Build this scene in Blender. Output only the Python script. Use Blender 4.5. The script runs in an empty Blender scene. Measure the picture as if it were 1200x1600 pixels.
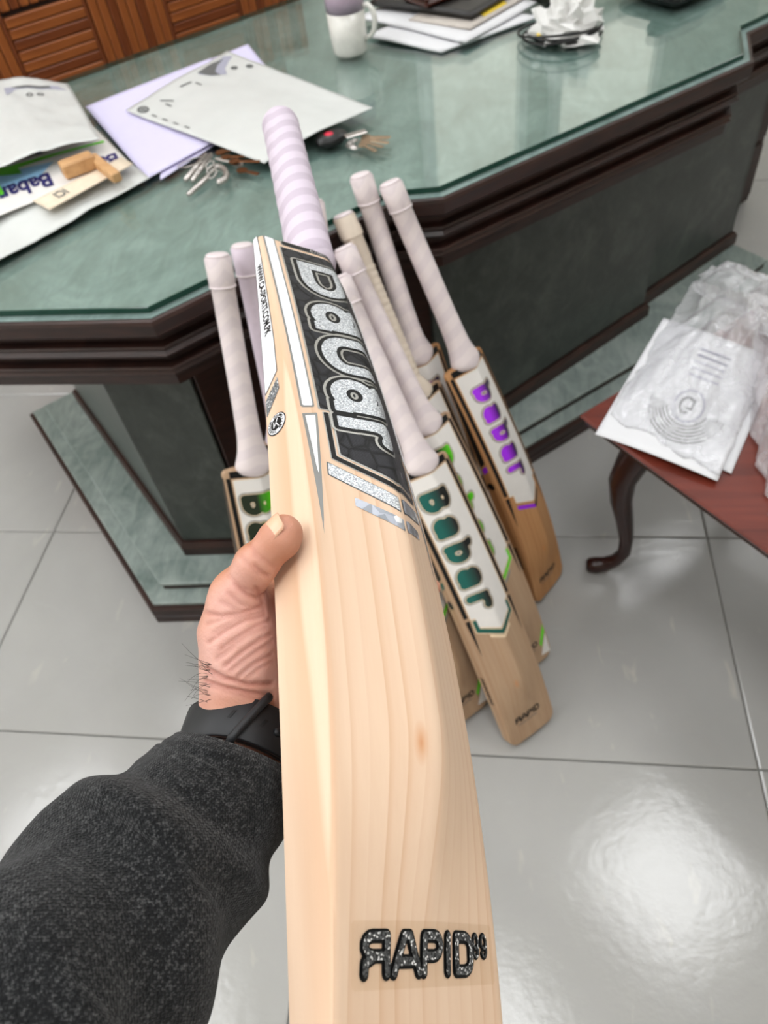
import bpy, bmesh, math, random
import numpy as np
from mathutils import Matrix, Vector
random.seed(7); rng = np.random.default_rng(7)
scene = bpy.context.scene

# ------------------------------------------------------------------ camera
CH = 1.38                                    # lens height above the floor
FPX = 1164.123                               # focal length for a 1200 x 1600 frame
def rodrigues(v):
    v = np.array(v, float); t = np.linalg.norm(v); k = v / t
    K = np.array([[0, -k[2], k[1]], [k[2], 0, -k[0]], [-k[1], k[0], 0]])
    return np.eye(3) + math.sin(t) * K + (1 - math.cos(t)) * K @ K
RC = rodrigues([2.4471172974, 0.0700184756, -0.1757377574])   # world -> lens axes (right, down, forward)
cam_d = bpy.data.cameras.new('camera'); cam = bpy.data.objects.new('camera', cam_d)
scene.collection.objects.link(cam); scene.camera = cam
cam_d.sensor_fit = 'VERTICAL'; cam_d.sensor_height = 36.0; cam_d.sensor_width = 27.0
cam_d.lens = FPX / 1600 * 36.0
cam_d.clip_start = 0.02
m = Matrix.Identity(4)
for i, s in enumerate((1, -1, -1)):
    for j in range(3): m[j][i] = s * RC[i, j]
m.translation = (0, 0, CH)
cam.matrix_world = m
cam_d.dof.use_dof = True; cam_d.dof.focus_distance = 0.40
cam_d.dof.aperture_fstop = cam_d.lens / 2.2

# ------------------------------------------------------------------ world, exposure
w = bpy.data.worlds.new('world'); scene.world = w; w.use_nodes = True
w.node_tree.nodes['Background'].inputs[0].default_value = (.9, .95, 1, 1)
w.node_tree.nodes['Background'].inputs[1].default_value = 0.5
scene.view_settings.view_transform = 'Standard'; scene.view_settings.look = 'None'
scene.view_settings.gamma = 1; scene.view_settings.use_curve_mapping = False
scene.view_settings.exposure = 0.16
scene.cycles.max_bounces = 8; scene.cycles.transparent_max_bounces = 12
scene.cycles.sample_clamp_indirect = 4.0; scene.cycles.caustics_reflective = False; scene.cycles.caustics_refractive = False
PANEL_POWER = 9.5          # emission of the ceiling light panels
WINDOW_POWER = 1.08
SIDE_WINDOW_POWER = 3.0     # the window in the left wall          # daylight behind the frosted panes

# ------------------------------------------------------------------ helpers
COL = scene.collection.objects
MW = {}                                       # world matrix of each object we make
def thing(name, label, cat, loc=(0, 0, 0), rot=None, group=None, kind=None):
    o = bpy.data.objects.new(name, None); COL.link(o); o.empty_display_size = .03
    mm = Matrix.Translation(Vector(loc))
    if rot is not None: mm = mm @ rot.to_4x4()
    o.matrix_world = mm; MW[o] = mm
    tag(o, label, cat, group, kind); return o
def tag(o, label=None, cat=None, group=None, kind=None):
    if label: o['label'] = label
    if cat: o['category'] = cat
    if group: o['group'] = group
    if kind: o['kind'] = kind
    return o
def obj(name, V, F, mat, parent=None, smooth=True, local=False, label=None):
    """one mesh object; V in world coordinates, or in the parent's own when local"""
    me = bpy.data.meshes.new(name)
    V = np.asarray(V, float).reshape(-1, 3)
    if parent is not None and not local:
        im = np.array(MW[parent].inverted()); V = V @ im[:3, :3].T + im[:3, 3]
    me.from_pydata(V.tolist(), [], [tuple(int(i) for i in q) for q in F]); me.update()
    if smooth:
        me.polygons.foreach_set('use_smooth', [True] * len(me.polygons))
    if mat is not None: me.materials.append(mat)
    o = bpy.data.objects.new(name, me); COL.link(o)
    if parent is not None:
        o.parent = parent; MW[o] = MW[parent]
    else: MW[o] = Matrix.Identity(4)
    if label: o['label'] = label
    return o
def solo(name, V, F, mat, label, cat, group=None, smooth=True, base=None):
    """a thing that is one mesh, its origin at its base"""
    V = np.asarray(V, float).reshape(-1, 3)
    if base is None: base = [V[:, 0].mean(), V[:, 1].mean(), V[:, 2].min()]
    o = obj(name, V - np.array(base), F, mat, None, smooth); o.location = base; MW[o] = Matrix.Translation(Vector(base))
    return tag(o, label, cat, group)
def struct(name, V, F, mat, parent=None):
    o = obj(name, V, F, mat, parent, smooth=False)
    if parent is None: o['kind'] = 'structure'
    return o
def autosmooth(o, ang=35):
    me = o.data; me.update()
    bm = bmesh.new(); bm.from_mesh(me)
    for e in bm.edges:
        if len(e.link_faces) == 2 and e.calc_face_angle(0) > math.radians(ang): e.smooth = False
    bm.to_mesh(me); bm.free(); return o
def recalc(o):
    bm = bmesh.new(); bm.from_mesh(o.data); bmesh.ops.recalc_face_normals(bm, faces=bm.faces); bm.to_mesh(o.data); bm.free(); return o
class MB:
    def __init__(s): s.V = []; s.F = []
    def add(s, V, F):
        n = len(s.V); s.V += [list(map(float, v)) for v in V]; s.F += [[i + n for i in f] for f in F]; return s
    def box(s, c, size, ax=None, bev=0.0):
        ax = np.eye(3) if ax is None else np.array(ax); h = np.array(size) / 2
        if bev <= 0:
            P = [np.array(c) + ax.T @ (h * np.array(q)) for q in ((-1,-1,-1),(1,-1,-1),(1,1,-1),(-1,1,-1),(-1,-1,1),(1,-1,1),(1,1,1),(-1,1,1))]
            s.add(P, [(0,3,2,1),(4,5,6,7),(0,1,5,4),(1,2,6,5),(2,3,7,6),(3,0,4,7)])
        else:
            V = []; b = min(bev, min(h) * .9)
            for k, (z, ins) in enumerate(((-h[2], b), (-h[2] + b, 0), (h[2] - b, 0), (h[2], b))):
                x, y = h[0] - ins, h[1] - ins
                c2 = b * .9
                for (px, py) in ((-x, -y + c2), (-x + c2, -y), (x - c2, -y), (x, -y + c2), (x, y - c2), (x - c2, y), (-x + c2, y), (-x, y - c2)):
                    V.append(np.array(c) + ax.T @ np.array([px, py, z]))
            F = [tuple(range(7, -1, -1)), tuple(range(24, 32))]
            for k in range(3):
                for i in range(8): j = (i + 1) % 8; F.append((k*8+i, k*8+j, k*8+8+j, k*8+8+i))
            s.add(V, F)
        return s
    def tube(s, pts, r, n=8, cap=True):
        pts = [np.array(p, float) for p in pts]; rr = r if hasattr(r, '__len__') else [r] * len(pts)
        V = []; prev = None
        for i, p in enumerate(pts):
            d = pts[min(i+1, len(pts)-1)] - pts[max(i-1, 0)]; d /= np.linalg.norm(d) + 1e-12
            if prev is None:
                a = np.array([0, 0, 1.0]) if abs(d[2]) < .9 else np.array([1.0, 0, 0]); prev = np.cross(d, a)
            u = prev - d * (prev @ d); u /= np.linalg.norm(u) + 1e-12; prev = u; v = np.cross(d, u)
            for k in range(n):
                t = 2 * math.pi * k / n; V.append(p + rr[i] * (math.cos(t) * u + math.sin(t) * v))
        F = []
        for i in range(len(pts) - 1):
            for k in range(n): j = (k + 1) % n; F.append((i*n+k, i*n+j, i*n+n+j, i*n+n+k))
        if cap: F += [tuple(range(n - 1, -1, -1)), tuple(range((len(pts)-1)*n, len(pts)*n))]
        return s.add(V, F)
    def lathe(s, c, prof, n=24, axis=None, sx=1.0, sy=1.0):
        ax = np.eye(3) if axis is None else np.array(axis); V = []
        for (r, z) in prof:
            for k in range(n):
                t = 2 * math.pi * k / n; V.append(np.array(c) + ax.T @ np.array([r * sx * math.cos(t), r * sy * math.sin(t), z]))
        F = []
        for i in range(len(prof) - 1):
            for k in range(n): j = (k + 1) % n; F.append((i*n+k, i*n+j, i*n+n+j, i*n+n+k))
        F += [tuple(range(n - 1, -1, -1)), tuple(range((len(prof)-1)*n, len(prof)*n))]
        return s.add(V, F)
    def prism(s, poly, z0, z1):
        """upright prism over a polygon of (x, y)"""
        n = len(poly); V = [(x, y, z0) for x, y in poly] + [(x, y, z1) for x, y in poly]
        F = [tuple(range(n - 1, -1, -1)), tuple(range(n, 2 * n))] + [(i, (i+1) % n, n + (i+1) % n, n + i) for i in range(n)]
        return s.add(V, F)
    def build(s, name, mat, parent=None, smooth=False, local=False, label=None):
        return obj(name, s.V, s.F, mat, parent, smooth, local, label)
def grid_faces(nu, nv, wrap=False):
    F = []
    for i in range(nu - 1):
        for j in range(nv if wrap else nv - 1):
            k = (j + 1) % nv; F.append((i*nv+j, i*nv+k, (i+1)*nv+k, (i+1)*nv+j))
    return F
def sheet(P, thick):
    """P: (n, m, 3) grid -> closed thin sheet"""
    n, m_ = P.shape[:2]
    dx = np.gradient(P, axis=0); dy = np.gradient(P, axis=1); N = np.cross(dx, dy); N /= np.linalg.norm(N, axis=2, keepdims=True) + 1e-12
    if N[..., 2].mean() < 0: N = -N
    V = np.concatenate([P.reshape(-1, 3), (P - N * thick).reshape(-1, 3)]); K = n * m_
    F = grid_faces(n, m_); F += [tuple(K + i for i in q[::-1]) for q in F]
    ring = [j for j in range(m_)] + [i*m_+m_-1 for i in range(1, n)] + [(n-1)*m_+j for j in range(m_-2, -1, -1)] + [i*m_ for i in range(n-2, 0, -1)]
    for a, b in zip(ring, ring[1:] + ring[:1]): F.append((b, a, a + K, b + K))
    return V, F

# where a sight line from the lens meets a level / a given distance (for measuring out the room)
def at(x, y, z=0.0):
    d = RC.T @ np.array([(x - 600) / FPX, (y - 800) / FPX, 1.0]); return d * ((z - CH) / d[2]) + np.array([0, 0, CH])
def pd(x, y, d): return RC.T @ np.array([(x - 600) / FPX * d, (y - 800) / FPX * d, d]) + np.array([0, 0, CH])
def ray_dir(x, y):
    d = RC.T @ np.array([(x - 600) / FPX, (y - 800) / FPX, 1.0]); return d / np.linalg.norm(d)
TH = math.radians(41.5)
A = np.array([math.cos(TH), math.sin(TH), 0]); B = np.array([math.sin(TH), -math.cos(TH), 0]); Z = np.array([0, 0, 1.0])
AX = np.stack([A, B, Z])                       # rows: along the desk, out of its front, up
def ab(a, b, z=0.0): return A * a + B * b + Z * z
def abp(poly): return [tuple(ab(a, b)[:2]) for a, b in poly]

# ------------------------------------------------------------------ materials
def lin(c): return tuple(((x / 255) / 12.92 if x <= 10 else (((x / 255) + .055) / 1.055) ** 2.4) for x in c) + (1.0,)
class NT:
    def __init__(s, name):
        s.m = bpy.data.materials.new(name); s.m.use_nodes = True; s.t = s.m.node_tree; s.n = s.t.nodes; s.l = s.t.links
        s.b = s.n['Principled BSDF']; s.out = s.n['Material Output']
    def add(s, typ, **kw):
        n = s.n.new(typ)
        for k, v in kw.items():
            if k in n.inputs.keys() if isinstance(k, str) else False: n.inputs[k].default_value = v
            else: setattr(n, k, v)
        return n
    def link(s, a, b): s.l.new(a, b)
    def coord(s, kind='Object', scale=(1, 1, 1)):
        c = s.add('ShaderNodeTexCoord'); mp = s.add('ShaderNodeMapping'); mp.inputs['Scale'].default_value = scale
        s.link(c.outputs[kind], mp.inputs['Vector']); return mp.outputs['Vector']
    def noise(s, vec, scale, detail=4, rough=.55, dist=0):
        n = s.add('ShaderNodeTexNoise'); n.inputs['Scale'].default_value = scale; n.inputs['Detail'].default_value = detail
        n.inputs['Roughness'].default_value = rough; n.inputs['Distortion'].default_value = dist
        if vec is not None: s.link(vec, n.inputs['Vector'])
        return n.outputs['Fac']
    def ramp(s, fac, stops, interp='LINEAR'):
        r = s.add('ShaderNodeValToRGB'); r.color_ramp.interpolation = interp; e = r.color_ramp.elements
        while len(e) < len(stops): e.new(.5)
        for el, (p, c) in zip(e, stops): el.position = p; el.color = c
        s.link(fac, r.inputs['Fac']); return r.outputs['Color']
    def math(s, op, a, b=None, c=None):
        n = s.add('ShaderNodeMath'); n.operation = op
        for i, v in enumerate((a, b, c)):
            if v is None: continue
            if isinstance(v, (int, float)): n.inputs[i].default_value = v
            else: s.link(v, n.inputs[i])
        return n.outputs[0]
    def mix(s, fac, a, b, mode='MIX'):
        n = s.add('ShaderNodeMix'); n.data_type = 'RGBA'; n.blend_type = mode
        for sock, v in ((n.inputs[0], fac), (n.inputs[6], a), (n.inputs[7], b)):
            if isinstance(v, (int, float, tuple)): sock.default_value = v
            else: s.link(v, sock)
        return n.outputs[2]
    def bump(s, h, strength=.2, dist=.001):
        n = s.add('ShaderNodeBump'); n.inputs['Strength'].default_value = strength; n.inputs['Distance'].default_value = dist
        s.link(h, n.inputs['Height']); s.link(n.outputs['Normal'], s.b.inputs['Normal'])
    def base(s, c):
        if isinstance(c, tuple): s.b.inputs['Base Color'].default_value = c
        else: s.link(c, s.b.inputs['Base Color'])
    def set(s, **kw):
        for k, v in kw.items():
            k = k.replace('_', ' ')
            for kk in s.b.inputs.keys():
                if kk.lower() == k.lower():
                    s.b.inputs[kk].default_value = v
        return s
M = {}
def flat(name, rgb, rough=.5, metal=0.0, spec=.5, var=.06, vs=60, bump=0.0, bs=400):
    t = NT(name); v = t.coord(); c = lin(rgb); n = t.noise(v, vs)
    lo = tuple(x * (1 - var) for x in c[:3]) + (1,); hi = tuple(min(1, x * (1 + var)) for x in c[:3]) + (1,)
    t.base(t.ramp(n, [(.3, lo), (.7, hi)])); t.set(roughness=rough, metallic=metal, specular_ior_level=spec)
    if bump: t.bump(t.noise(v, bs), bump, .0006)
    M[name] = t.m; return t.m
def wood(name, c1, c2, rough, axis, scale, bump=.08, spec=.5, c3=None):
    t = NT(name); sc = [scale, scale, scale]; sc[axis] = scale * .06
    v = t.coord('Object', tuple(sc)); n = t.noise(v, 1.0, 6, .6, .4)
    stops = [(.3, lin(c1)), (.62, lin(c2))]
    if c3: stops.append((.8, lin(c3)))
    t.base(t.ramp(n, stops)); t.set(roughness=rough, specular_ior_level=spec); t.bump(n, bump, .001)
    M[name] = t.m; return t.m
def marble(name, dark, mid, light, rough):
    t = NT(name); v = t.coord(); n1 = t.noise(v, 5, 8, .62, 1.6)
    vv = t.coord('Object', (14, 4, 9)); n2 = t.noise(vv, 2.2, 8, .7, 1.2)
    f = t.math('ADD', t.math('MULTIPLY', n1, .55), t.math('MULTIPLY', n2, .45))
    t.base(t.ramp(f, [(.36, lin(dark)), (.5, lin(mid)), (.66, lin(light))])); t.set(roughness=rough)
    M[name] = t.m; return t.m
marble('green_marble', (94, 113, 107), (119, 139, 135), (150, 168, 164), .35)
marble('step_marble', (104, 118, 114), (136, 148, 143), (166, 175, 170), .35)
marble('panel_marble', (40, 44, 41), (54, 59, 55), (76, 81, 76), .3)
def dark_wood():
    t = NT('mahogany_dark'); v = t.coord('Object', (9, 9, 60)); n = t.noise(v, 1.5, 6, .6, .5)
    t.base(t.ramp(n, [(.3, lin((30, 17, 14))), (.7, lin((56, 32, 26)))])); t.set(roughness=.4, specular_ior_level=.45)
    M['mahogany_dark'] = t.m
dark_wood()
wood('mahogany_red', (80, 30, 20), (112, 46, 32), .42, 0, 30, .05, .3, (98, 42, 28))
flat('mahogany_leg', (46, 22, 18), .25, var=.2, vs=20)
wood('bench_edge', (120, 92, 74), (150, 120, 98), .5, 0, 40)
def floor_mat():
    t = NT('floor_tile_glaze'); v = t.coord(); n = t.noise(v, 3, 6, .6, .4)
    c = t.ramp(n, [(.3, lin((162, 161, 158))), (.7, lin((171, 170, 167)))])
    vv = t.coord('Object', (26, 9, 1)); f = t.noise(vv, 1.0, 3, .5, .6); f = t.ramp(f, [(.66, (0, 0, 0, 1)), (.78, (1, 1, 1, 1))])
    c = t.mix(t.math('MULTIPLY', f, .35), c, lin((214, 206, 192)))
    v3 = t.coord('Object', (10, 34, 1)); f3 = t.noise(v3, 1.0, 3, .5, .6); f3 = t.ramp(f3, [(.67, (0, 0, 0, 1)), (.8, (1, 1, 1, 1))])
    c = t.mix(t.math('MULTIPLY', f3, .3), c, lin((178, 178, 176)))
    t.base(c); t.set(roughness=.13, specular_ior_level=.6)
    b = t.noise(v, 45, 5, .65); t.bump(b, .12, .004); M['floor_tile'] = t.m
floor_mat()
flat('grout', (150, 150, 145), .8)
flat('wall_paint', (226, 222, 210), .7, var=.02, vs=8)
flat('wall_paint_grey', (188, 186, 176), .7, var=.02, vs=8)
flat('ceiling_paint', (236, 236, 232), .8, var=.01)
wood('slat_wood', (112, 56, 24), (168, 98, 48), .4, 0, 22, .1, .4, (190, 124, 70))
wood('slat_wood_dark', (86, 40, 18), (132, 70, 34), .4, 0, 22, .1, .4)
wood('wall_board', (104, 54, 26), (146, 86, 44), .4, 0, 12, .1)
flat('panel_gap', (40, 20, 10), .7)
def emit(name, col, s):
    t = NT(name); t.base((0, 0, 0, 1)); v = t.coord(); n = t.noise(v, 2)
    t.link(t.ramp(n, [(.3, tuple(x * .97 for x in col) + (1,)), (.7, col + (1,))]), t.b.inputs['Emission Color'])
    t.b.inputs['Emission Strength'].default_value = s; M[name] = t.m
emit('light_diffuser', (.975, .985, 1.0), PANEL_POWER)
emit('frosted_daylight', (1.0, .97, .86), WINDOW_POWER)
emit('side_daylight', (1.0, .99, .96), SIDE_WINDOW_POWER)
flat('white_metal', (225, 225, 222), .4)
def glass(name, tint, rough, edge=None, ior=1.5, white=0.0, wcol=(.9, .9, .93, 1), bump=None):
    t = NT(name); t.n.remove(t.b)
    tr = t.add('ShaderNodeBsdfTransparent'); tr.inputs['Color'].default_value = tint
    gl = t.add('ShaderNodeBsdfGlossy'); gl.inputs['Roughness'].default_value = rough; gl.inputs['Color'].default_value = (1, 1, 1, 1)
    fr = t.add('ShaderNodeFresnel'); ge = t.add('ShaderNodeNewGeometry')      # same share from both sides: no total reflection inside a thin pane
    t.link(t.math('ADD', t.math('MULTIPLY', ge.outputs['Backfacing'], 1 / ior - ior), ior), fr.inputs['IOR'])
    src = tr.outputs[0]
    if white:
        df = t.add('ShaderNodeBsdfDiffuse'); df.inputs['Color'].default_value = wcol
        tl = t.add('ShaderNodeBsdfTranslucent'); tl.inputs['Color'].default_value = wcol
        dm = t.add('ShaderNodeMixShader'); dm.inputs[0].default_value = .4; t.link(df.outputs[0], dm.inputs[1]); t.link(tl.outputs[0], dm.inputs[2])
        mx = t.add('ShaderNodeMixShader')
        n = t.noise(t.coord(), 22, 5, .6, .5); t.link(t.math('MULTIPLY', n, 2 * white), mx.inputs[0])
        t.link(src, mx.inputs[1]); t.link(dm.outputs[0], mx.inputs[2]); src = mx.outputs[0]
    m2 = t.add('ShaderNodeMixShader'); t.link(fr.outputs[0], m2.inputs[0]); t.link(src, m2.inputs[1]); t.link(gl.outputs[0], m2.inputs[2])
    if bump:
        b = t.add('ShaderNodeBump'); b.inputs['Strength'].default_value = bump[1]; b.inputs['Distance'].default_value = .004
        t.link(t.noise(t.coord(), bump[0], 5, .6, .8), b.inputs['Height'])
        for nd in (gl, fr): t.link(b.outputs[0], nd.inputs['Normal'])
    t.link(m2.outputs[0], t.out.inputs['Surface']); M[name] = t.m; return t.m
glass('desk_glass', (.945, .975, .96, 1), .03)
glass('clear_film', (.97, .955, .93, 1), .12, ior=1.25)
glass('cling_film', (.99, .99, .99, 1), .06, ior=1.3)
glass('clear_plastic', (.985, .985, .99, 1), .10, ior=1.42, white=.24, wcol=(.96, .96, .98, 1), bump=(34, .9))
glass('milky_plastic', (.98, .97, .98, 1), .12, ior=1.42, white=.26, wcol=(.92, .89, .91, 1), bump=(34, .8))
flat('glass_edge', (24, 62, 50), .15)
# bat materials
def willow(name, c_lo, c_hi, line, lines=.5, rough=.38):
    t = NT(name)
    c = t.add('ShaderNodeTexCoord'); sp = t.add('ShaderNodeSeparateXYZ'); t.link(c.outputs['Object'], sp.inputs[0])
    mp = t.coord('Object', (10, 2.0, 10)); wob = t.noise(mp, 1.0, 3, .5)
    u = t.math('ADD', sp.outputs['X'], t.math('MULTIPLY', t.math('SUBTRACT', wob, .5), .0075))
    u = t.math('ADD', u, t.math('MULTIPLY', sp.outputs['Z'], .16))
    k = t.math('MULTIPLY', u, 118.0)
    fr = t.math('FRACT', k)
    ln = t.ramp(fr, [(0.0, (.0, .0, .0, 1)), (.62, (.25, .25, .25, 1)), (.93, (1, 1, 1, 1)), (1.0, (0, 0, 0, 1))])
    fl = t.math('FLOOR', k); wn = t.add('ShaderNodeTexWhiteNoise'); wn.noise_dimensions = '1D'; t.link(fl, wn.inputs['W'])
    amt = t.math('MULTIPLY', t.math('MULTIPLY', ln, lines), t.math('ADD', t.math('MULTIPLY', wn.outputs['Value'], .8), .25))
    bn = t.noise(t.coord('Object', (60, 2.5, 60)), 1.0, 4, .6)
    body = t.ramp(bn, [(.3, lin(c_lo)), (.7, lin(c_hi))])
    fn = t.noise(t.coord('Object', (900, 40, 900)), 1.0, 2); body = t.mix(t.math('MULTIPLY', fn, .10), body, lin(line))
    col = t.mix(amt, body, lin(line))
    # a small pin knot
    kv = t.add('ShaderNodeVectorMath'); kv.operation = 'DISTANCE'; km = t.coord('Object', (1, .35, 0)); t.link(km, kv.inputs[0]); kv.inputs[1].default_value = (.0107, -.1325 * .35, 0)
    col = t.mix(t.ramp(kv.outputs['Value'], [(.0006, (.75, .75, .75, 1)), (.0026, (0, 0, 0, 1))]), col, lin((196, 128, 74)))
    t.base(col); t.set(roughness=rough + .08, specular_ior_level=.25); t.bump(amt, .06, .0006)
    M[name] = t.m
willow('willow', (220, 190, 163), (227, 200, 175), (200, 154, 118), .56)
willow('willow_used', (170, 140, 114), (184, 156, 128), (160, 118, 84), .4, .5)
willow('willow_tan', (180, 130, 86), (196, 148, 102), (150, 98, 58), .5, .5)
def grip(name, c1, c2, turns):
    t = NT(name); c = t.add('ShaderNodeTexCoord'); sp = t.add('ShaderNodeSeparateXYZ'); t.link(c.outputs['Object'], sp.inputs[0])
    an = t.math('ARCTAN2', sp.outputs['Z'], sp.outputs['X'])
    ph = t.math('ADD', t.math('MULTIPLY', sp.outputs['Y'], turns), t.math('MULTIPLY', t.math('PINGPONG', t.math('ADD', an, math.pi), math.pi / 2), .35))
    f = t.math('FRACT', ph); col = t.ramp(f, [(0, lin(c1)), (.47, lin(c1)), (.53, lin(c2)), (.97, lin(c2)), (1, lin(c1))])  # band tones paint in the light caught by differently slanted ribs
    t.base(col); t.set(roughness=.62, specular_ior_level=.3)
    r1 = t.add('ShaderNodeTexWave'); r1.inputs['Scale'].default_value = 260; t.link(t.coord('Object', (.6, 1, .6)), r1.inputs['Vector']); t.bump(r1.outputs['Fac'], .15, .0005); M[name] = t.m
grip('grip_lavender', (208, 196, 209), (192, 179, 193), 33)
grip('grip_white', (226, 214, 214), (218, 206, 208), 30)
flat('grip_end', (222, 210, 212), .4)
flat('grip_pink', (214, 200, 212), .55)
flat('cord_binding', (214, 200, 184), .7)
flat('ink_black', (14, 14, 15), .4, 0, .25)
flat('ink_white', (238, 238, 242), .3, var=.02)
flat('ink_grey', (132, 132, 130), .32)
flat('ink_silver_line', (176, 174, 168), .3, .5)
flat('ink_cream', (232, 208, 176), .4)
flat('ink_dark_grey', (84, 86, 88), .3)
def glitter(name, c1, c2, scale, metal=.6, rough=.3):
    t = NT(name); vo = t.add('ShaderNodeTexVoronoi'); vo.inputs['Scale'].default_value = scale; t.link(t.coord(), vo.inputs['Vector'])
    sp = t.add('ShaderNodeSeparateColor'); t.link(vo.outputs['Color'], sp.inputs[0])
    t.base(t.ramp(sp.outputs[0], [(.15, lin(c1)), (.85, lin(c2)), (.95, lin((250, 250, 250)))])); t.set(metallic=metal, roughness=rough)
    nm = t.add('ShaderNodeBump'); nm.inputs['Strength'].default_value = .5; nm.inputs['Distance'].default_value = .0004
    t.link(sp.outputs[1], nm.inputs['Height']); t.link(nm.outputs[0], t.b.inputs['Normal']); M[name] = t.m
glitter('glitter_silver', (150, 154, 160), (226, 230, 234), 1500, .35, .35)
glitter('glitter_grey', (70, 72, 74), (150, 154, 160), 1300, .4, .35)
glitter('glitter_dark', (44, 44, 46), (104, 106, 108), 1200, .4, .3)
glitter('foil_grey', (128, 132, 138), (176, 180, 190), 160, .6, .25)
def hexpanel():
    t = NT('hex_black'); v = t.coord('Object', (1, .8, 0)); vo = t.add('ShaderNodeTexVoronoi'); vo.feature = 'DISTANCE_TO_EDGE'; vo.inputs['Scale'].default_value = 92; t.link(v, vo.inputs['Vector'])
    e = t.ramp(vo.outputs['Distance'], [(.0, (0, 0, 0, 1)), (.12, (1, 1, 1, 1))])
    wv = t.add('ShaderNodeTexWave'); wv.inputs['Scale'].default_value = 420; wv.bands_direction = 'DIAGONAL'; t.link(t.coord(), wv.inputs['Vector'])
    n = t.noise(t.coord(), 900, 2)
    body = t.mix(t.math('MULTIPLY', t.math('MULTIPLY', wv.outputs['Fac'], n), .9), lin((26, 26, 29)), lin((70, 70, 76)))
    t.base(t.mix(e, lin((10, 10, 11)), body)); t.set(roughness=.42, specular_ior_level=.25); t.bump(e, .3, .0006); M['hex_black'] = t.m
hexpanel()
def gradient_ink(name, c1, c2, lo, hi, ax='X'):
    t = NT(name); c = t.add('ShaderNodeTexCoord'); sp = t.add('ShaderNodeSeparateXYZ'); t.link(c.outputs['Object'], sp.inputs[0])
    mr = t.add('ShaderNodeMapRange'); mr.inputs['From Min'].default_value = lo; mr.inputs['From Max'].default_value = hi; t.link(sp.outputs[ax], mr.inputs['Value'])
    t.base(t.ramp(mr.outputs[0], [(.25, lin(c1)), (.75, lin(c2))])); t.set(roughness=.35); M[name] = t.m
gradient_ink('ink_green_black', (14, 18, 18), (10, 92, 84), -.01, .035)
flat('ink_green_dark', (8, 84, 74), .3)
flat('ink_purple', (150, 30, 220), .35)
gradient_ink('ink_lime_black', (84, 196, 20), (20, 34, 16), -.022, .022)
gradient_ink('ink_purple_dark', (40, 14, 60), (168, 40, 240), -.012, .024)
flat('ink_lime', (104, 214, 40), .35)
flat('ink_label_white', (226, 222, 218), .35, var=.02)
flat('ink_navy', (40, 36, 96), .4)
flat('ink_sky', (150, 196, 230), .4)
flat('ink_red', (206, 24, 60), .4)
# desk things
flat('paper_white', (216, 216, 219), .6, var=.015, vs=30)
flat('paper_lavender', (209, 203, 232), .6, var=.015, vs=30)
flat('poly_white', (206, 208, 206), .3, var=.03, vs=18, bump=.5, bs=45)
flat('print_grey', (96, 98, 98), .5)
flat('print_pale', (160, 160, 176), .5)
flat('cardboard', (222, 206, 184), .7)
wood('block_wood', (176, 130, 84), (206, 162, 114), .55, 0, 60)
flat('key_steel', (190, 184, 180), .28, .85)
flat('key_brass', (176, 150, 124), .3, .8)
flat('key_bronze', (110, 66, 32), .35, .7)
flat('fob_black', (14, 14, 15), .35)
flat('mug_white', (222, 220, 214), .18)
flat('mug_lilac', (168, 150, 166), .2)
flat('leather_black', (26, 23, 22), .4, bump=.3, bs=300)
flat('folder_grey', (190, 182, 174), .6)
flat('tape_yellow', (232, 200, 60), .5)
flat('gloss_brown', (60, 26, 16), .15)
flat('plastic_black', (12, 12, 13), .35)
flat('olive_dark', (40, 42, 36), .4)
flat('tissue_white', (222, 221, 219), .35, var=.02)
# person
def skin_mat():
    t = NT('skin'); at_ = t.add('ShaderNodeAttribute'); at_.attribute_name = 'tone'
    v = t.coord(); n = t.noise(v, 120, 5, .6); n2 = t.noise(v, 45, 4, .55)
    palm = t.mix(n2, lin((212, 156, 142)), lin((228, 184, 170)))
    back = t.mix(n2, lin((178, 116, 86)), lin((200, 142, 110)))
    cr = t.add('ShaderNodeAttribute'); cr.attribute_name = 'crease'
    col = t.mix(at_.outputs['Fac'], palm, back); col = t.mix(t.math('MULTIPLY', n, .16), col, lin((150, 78, 62))); col = t.mix(t.math('MULTIPLY', cr.outputs['Fac'], .5), col, lin((150, 74, 60)))
    t.base(col); t.set(roughness=.46, specular_ior_level=.4, subsurface_weight=.12, subsurface_scale=.004)
    t.b.inputs['Subsurface Radius'].default_value = (1, .35, .2)
    vo = t.add('ShaderNodeTexVoronoi'); vo.feature = 'DISTANCE_TO_EDGE'; vo.inputs['Scale'].default_value = 520; t.link(t.coord('Object', (1, .55, 1)), vo.inputs['Vector'])
    h = t.math('ADD', t.math('MULTIPLY', vo.outputs['Distance'], .5), t.noise(v, 700, 3)); t.bump(h, .34, .0007); M['skin'] = t.m
skin_mat()
flat('nail', (226, 178, 148), .25)
flat('hair_black', (22, 17, 15), .5)
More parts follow.
